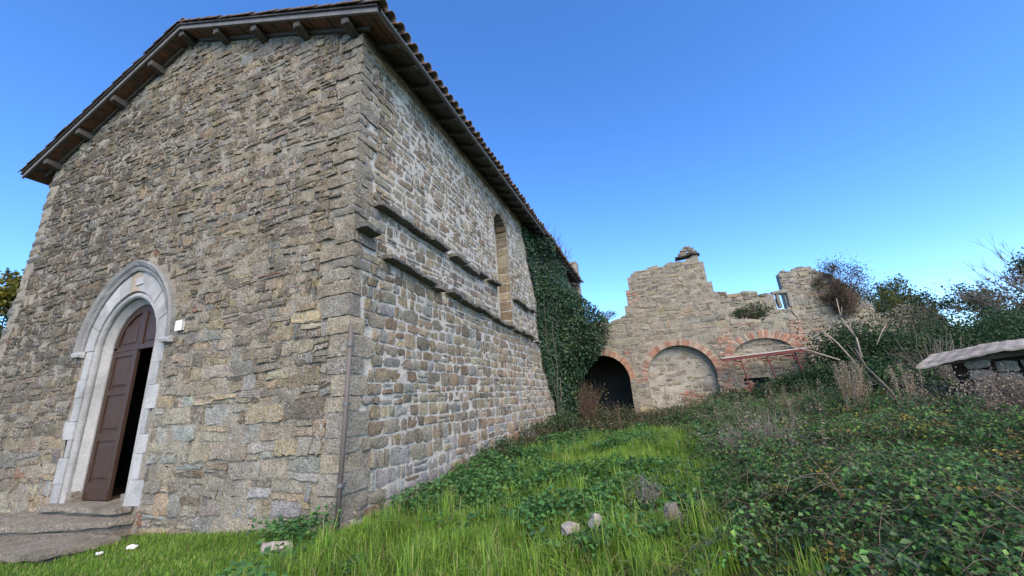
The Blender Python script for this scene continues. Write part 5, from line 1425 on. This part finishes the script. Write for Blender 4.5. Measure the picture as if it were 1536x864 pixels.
# trees
def tree(name, label, x, y, h, seed, nleaf, lsize, pal, wts, depth=4, spread=0.55, r0=0.12, bark='bark', trunk_h=0.3, z=None, leafmat='leaf', cat='tree', group=None, upright=0.5, tuft=0.15):
    rg = np.random.default_rng(seed); z = float(ground_z(x, y)) - 0.1 if z is None else z
    root = empty(name, (x, y, z)); set_props(root, label, cat, group)
    tips = []; segs = []
    def grow(p, d, L_, r, lev):
        m_ = 4; pts = [p]; q = p.copy(); dd = d.copy()
        for _ in range(m_):
            dd = unit(dd + rg.normal(0, 0.10, 3) + np.array((0, 0, 0.04 * upright))); q = q + dd * L_ / m_; pts.append(q.copy())
        segs.append((pts, np.linspace(r, r * 0.62, m_ + 1)))
        if lev >= depth: tips.extend(pts[2:]); return
        if lev >= depth - 1: tips.extend(pts[3:])
        for _ in range(rg.integers(3, 5) if lev else rg.integers(4, 7)):
            nd = unit(dd + rg.normal(0, spread, 3) + np.array((0, 0, 0.25 * upright)))
            st = pts[rg.integers(2, m_ + 1)]
            grow(st.copy(), nd, L_ * rg.uniform(0.55, 0.85), r * 0.52, lev + 1)
    grow(np.zeros(3), np.array((rg.normal(0, 0.05), rg.normal(0, 0.05), 1.0)), h * trunk_h, r0, 0)
    sc = h / max(t[2] for t in tips)
    mb = MB()
    main = segs[0]; mb.tube([tuple(q * sc) for q in main[0]], main[1], 8); mb.build('trunk', M[bark], root, smooth_shade=True)
    rest = segs[1:]
    stems(np.array([s[0] for s in rest]) * sc, np.array([np.maximum(s[1], 0.006) for s in rest]), 'limbs', M[bark], root)
    if nleaf:
        T = np.array(tips) * sc; k = rg.integers(0, len(T), nleaf); P = T[k] + rg.normal(0, tuft, (nleaf, 3))
        nn = rg.normal(0, 0.7, (nleaf, 3)); nn[:, 2] += 0.6
        tone = rg.uniform(0.7, 1.35, len(T))[k]
        link('crown', leaf_mesh('crown', P, rg.uniform(0.7, 1.3, nleaf) * lsize, nn, jitter_col(nleaf, pal, wts, rg) * tone[:, None], M[leafmat], 0.38, 0.1, rg), root)
    return root
tree('tree', 'autumn yellow green tree showing past the far edge of the facade', -24.5, 3.6, 10.2, 901, 30000, 0.18, [(0.19, 0.17, 0.025), (0.13, 0.14, 0.025), (0.25, 0.19, 0.03), (0.07, 0.09, 0.022)], [3, 3, 2, 2], r0=0.25)
tree('tree', 'leafless tree with fine upright twigs against the sky', 22.6, 21.6, 7.8, 902, 0, 0.1, GREEN, [1] * 4, depth=5, r0=0.13, spread=0.33, upright=0.9, bark='twig')
YG = [(0.10, 0.115, 0.025), (0.07, 0.10, 0.025), (0.15, 0.13, 0.03), (0.045, 0.07, 0.02)]
tree('tree', 'yellow green young tree beside the tower creeper on the skyline', 16.6, 24.5, 6.2, 903, 15000, 0.11, YG, [3, 3, 2, 2], r0=0.12)
tree('tree', 'yellow green rounded tree right behind the wall fragment', 19.3, 25.5, 6.4, 904, 15000, 0.11, YG, [3, 3, 2, 2], r0=0.12)
tree('tree', 'dark green tree standing between wall fragment and leafless tree', 20.8, 21.5, 5.7, 905, 16000, 0.10, DARKG + OLIVE, [3, 3, 3, 2, 1, 1, 1, 0.4], r0=0.12)
tree('tree', 'dark green bushy tree right below the leafless tree', 22.5, 19.2, 5.4, 906, 16000, 0.10, DARKG + OLIVE, [3, 3, 3, 2, 1, 1, 1, 0.4], r0=0.12)
tree('tree', 'green bushy tree at the picture edge behind the shed roof', 23.5, 16.8, 5.0, 907, 16000, 0.10, DARKG + OLIVE, [3, 3, 3, 2, 1, 1, 1, 0.4], r0=0.12)
tree('tree', 'thin half bare tree with sparse leaves left of the leafless one', 19.2, 19.0, 5.4, 908, 1200, 0.12, OLIVE, [1] * 4, r0=0.08, depth=5, bark='twig', spread=0.4)

# loose stones and litter in the grass
def loose_stone(label, x, y, sx, sy, sz, rz, seed, mat='loose', name='loose_stone', cat='stone', tiltx=0.2, dz=0.0):
    V, F = rough_block(box8(-sx, sx, -sy, sy, 0, sz), (3, 3, 2), sz * 0.08, sz * 0.25, seed)
    o = link(name, mesh_np(name, V, F, M[mat], None)); o.location = (x, y, float(ground_z(x, y)) + dz); o.rotation_euler = (tiltx, 0.1, rz)
    set_props(o, label, cat)
loose_stone('flat pale stone lying in the grass before the church corner', -0.12, -0.78, 0.16, 0.07, 0.09, 0.8, 841, dz=0.06)
loose_stone('small whitish stone in the tall grass beside the grey dead weed', 3.28, -0.02, 0.07, 0.09, 0.16, 0.3, 842, dz=0.08)
loose_stone('low buff stone half buried next to the small whitish stone', 3.02, -0.08, 0.11, 0.08, 0.12, 0.9, 843, dz=0.06)
loose_stone('dark grey stone leaning below the grey dead weed', 4.0, 0.12, 0.12, 0.10, 0.26, 0.4, 844, 'slab', dz=0.03)
loose_stone('crumpled white litter scrap on the turf near the steps', -3.05, -0.55, 0.06, 0.04, 0.04, 0.4, 845, 'litter', 'litter', 'litter', dz=0.03)
loose_stone('tiny white litter scrap nearest the lower step', -3.3, -0.78, 0.04, 0.03, 0.025, 1.2, 846, 'litter', 'litter', 'litter', dz=0.03)
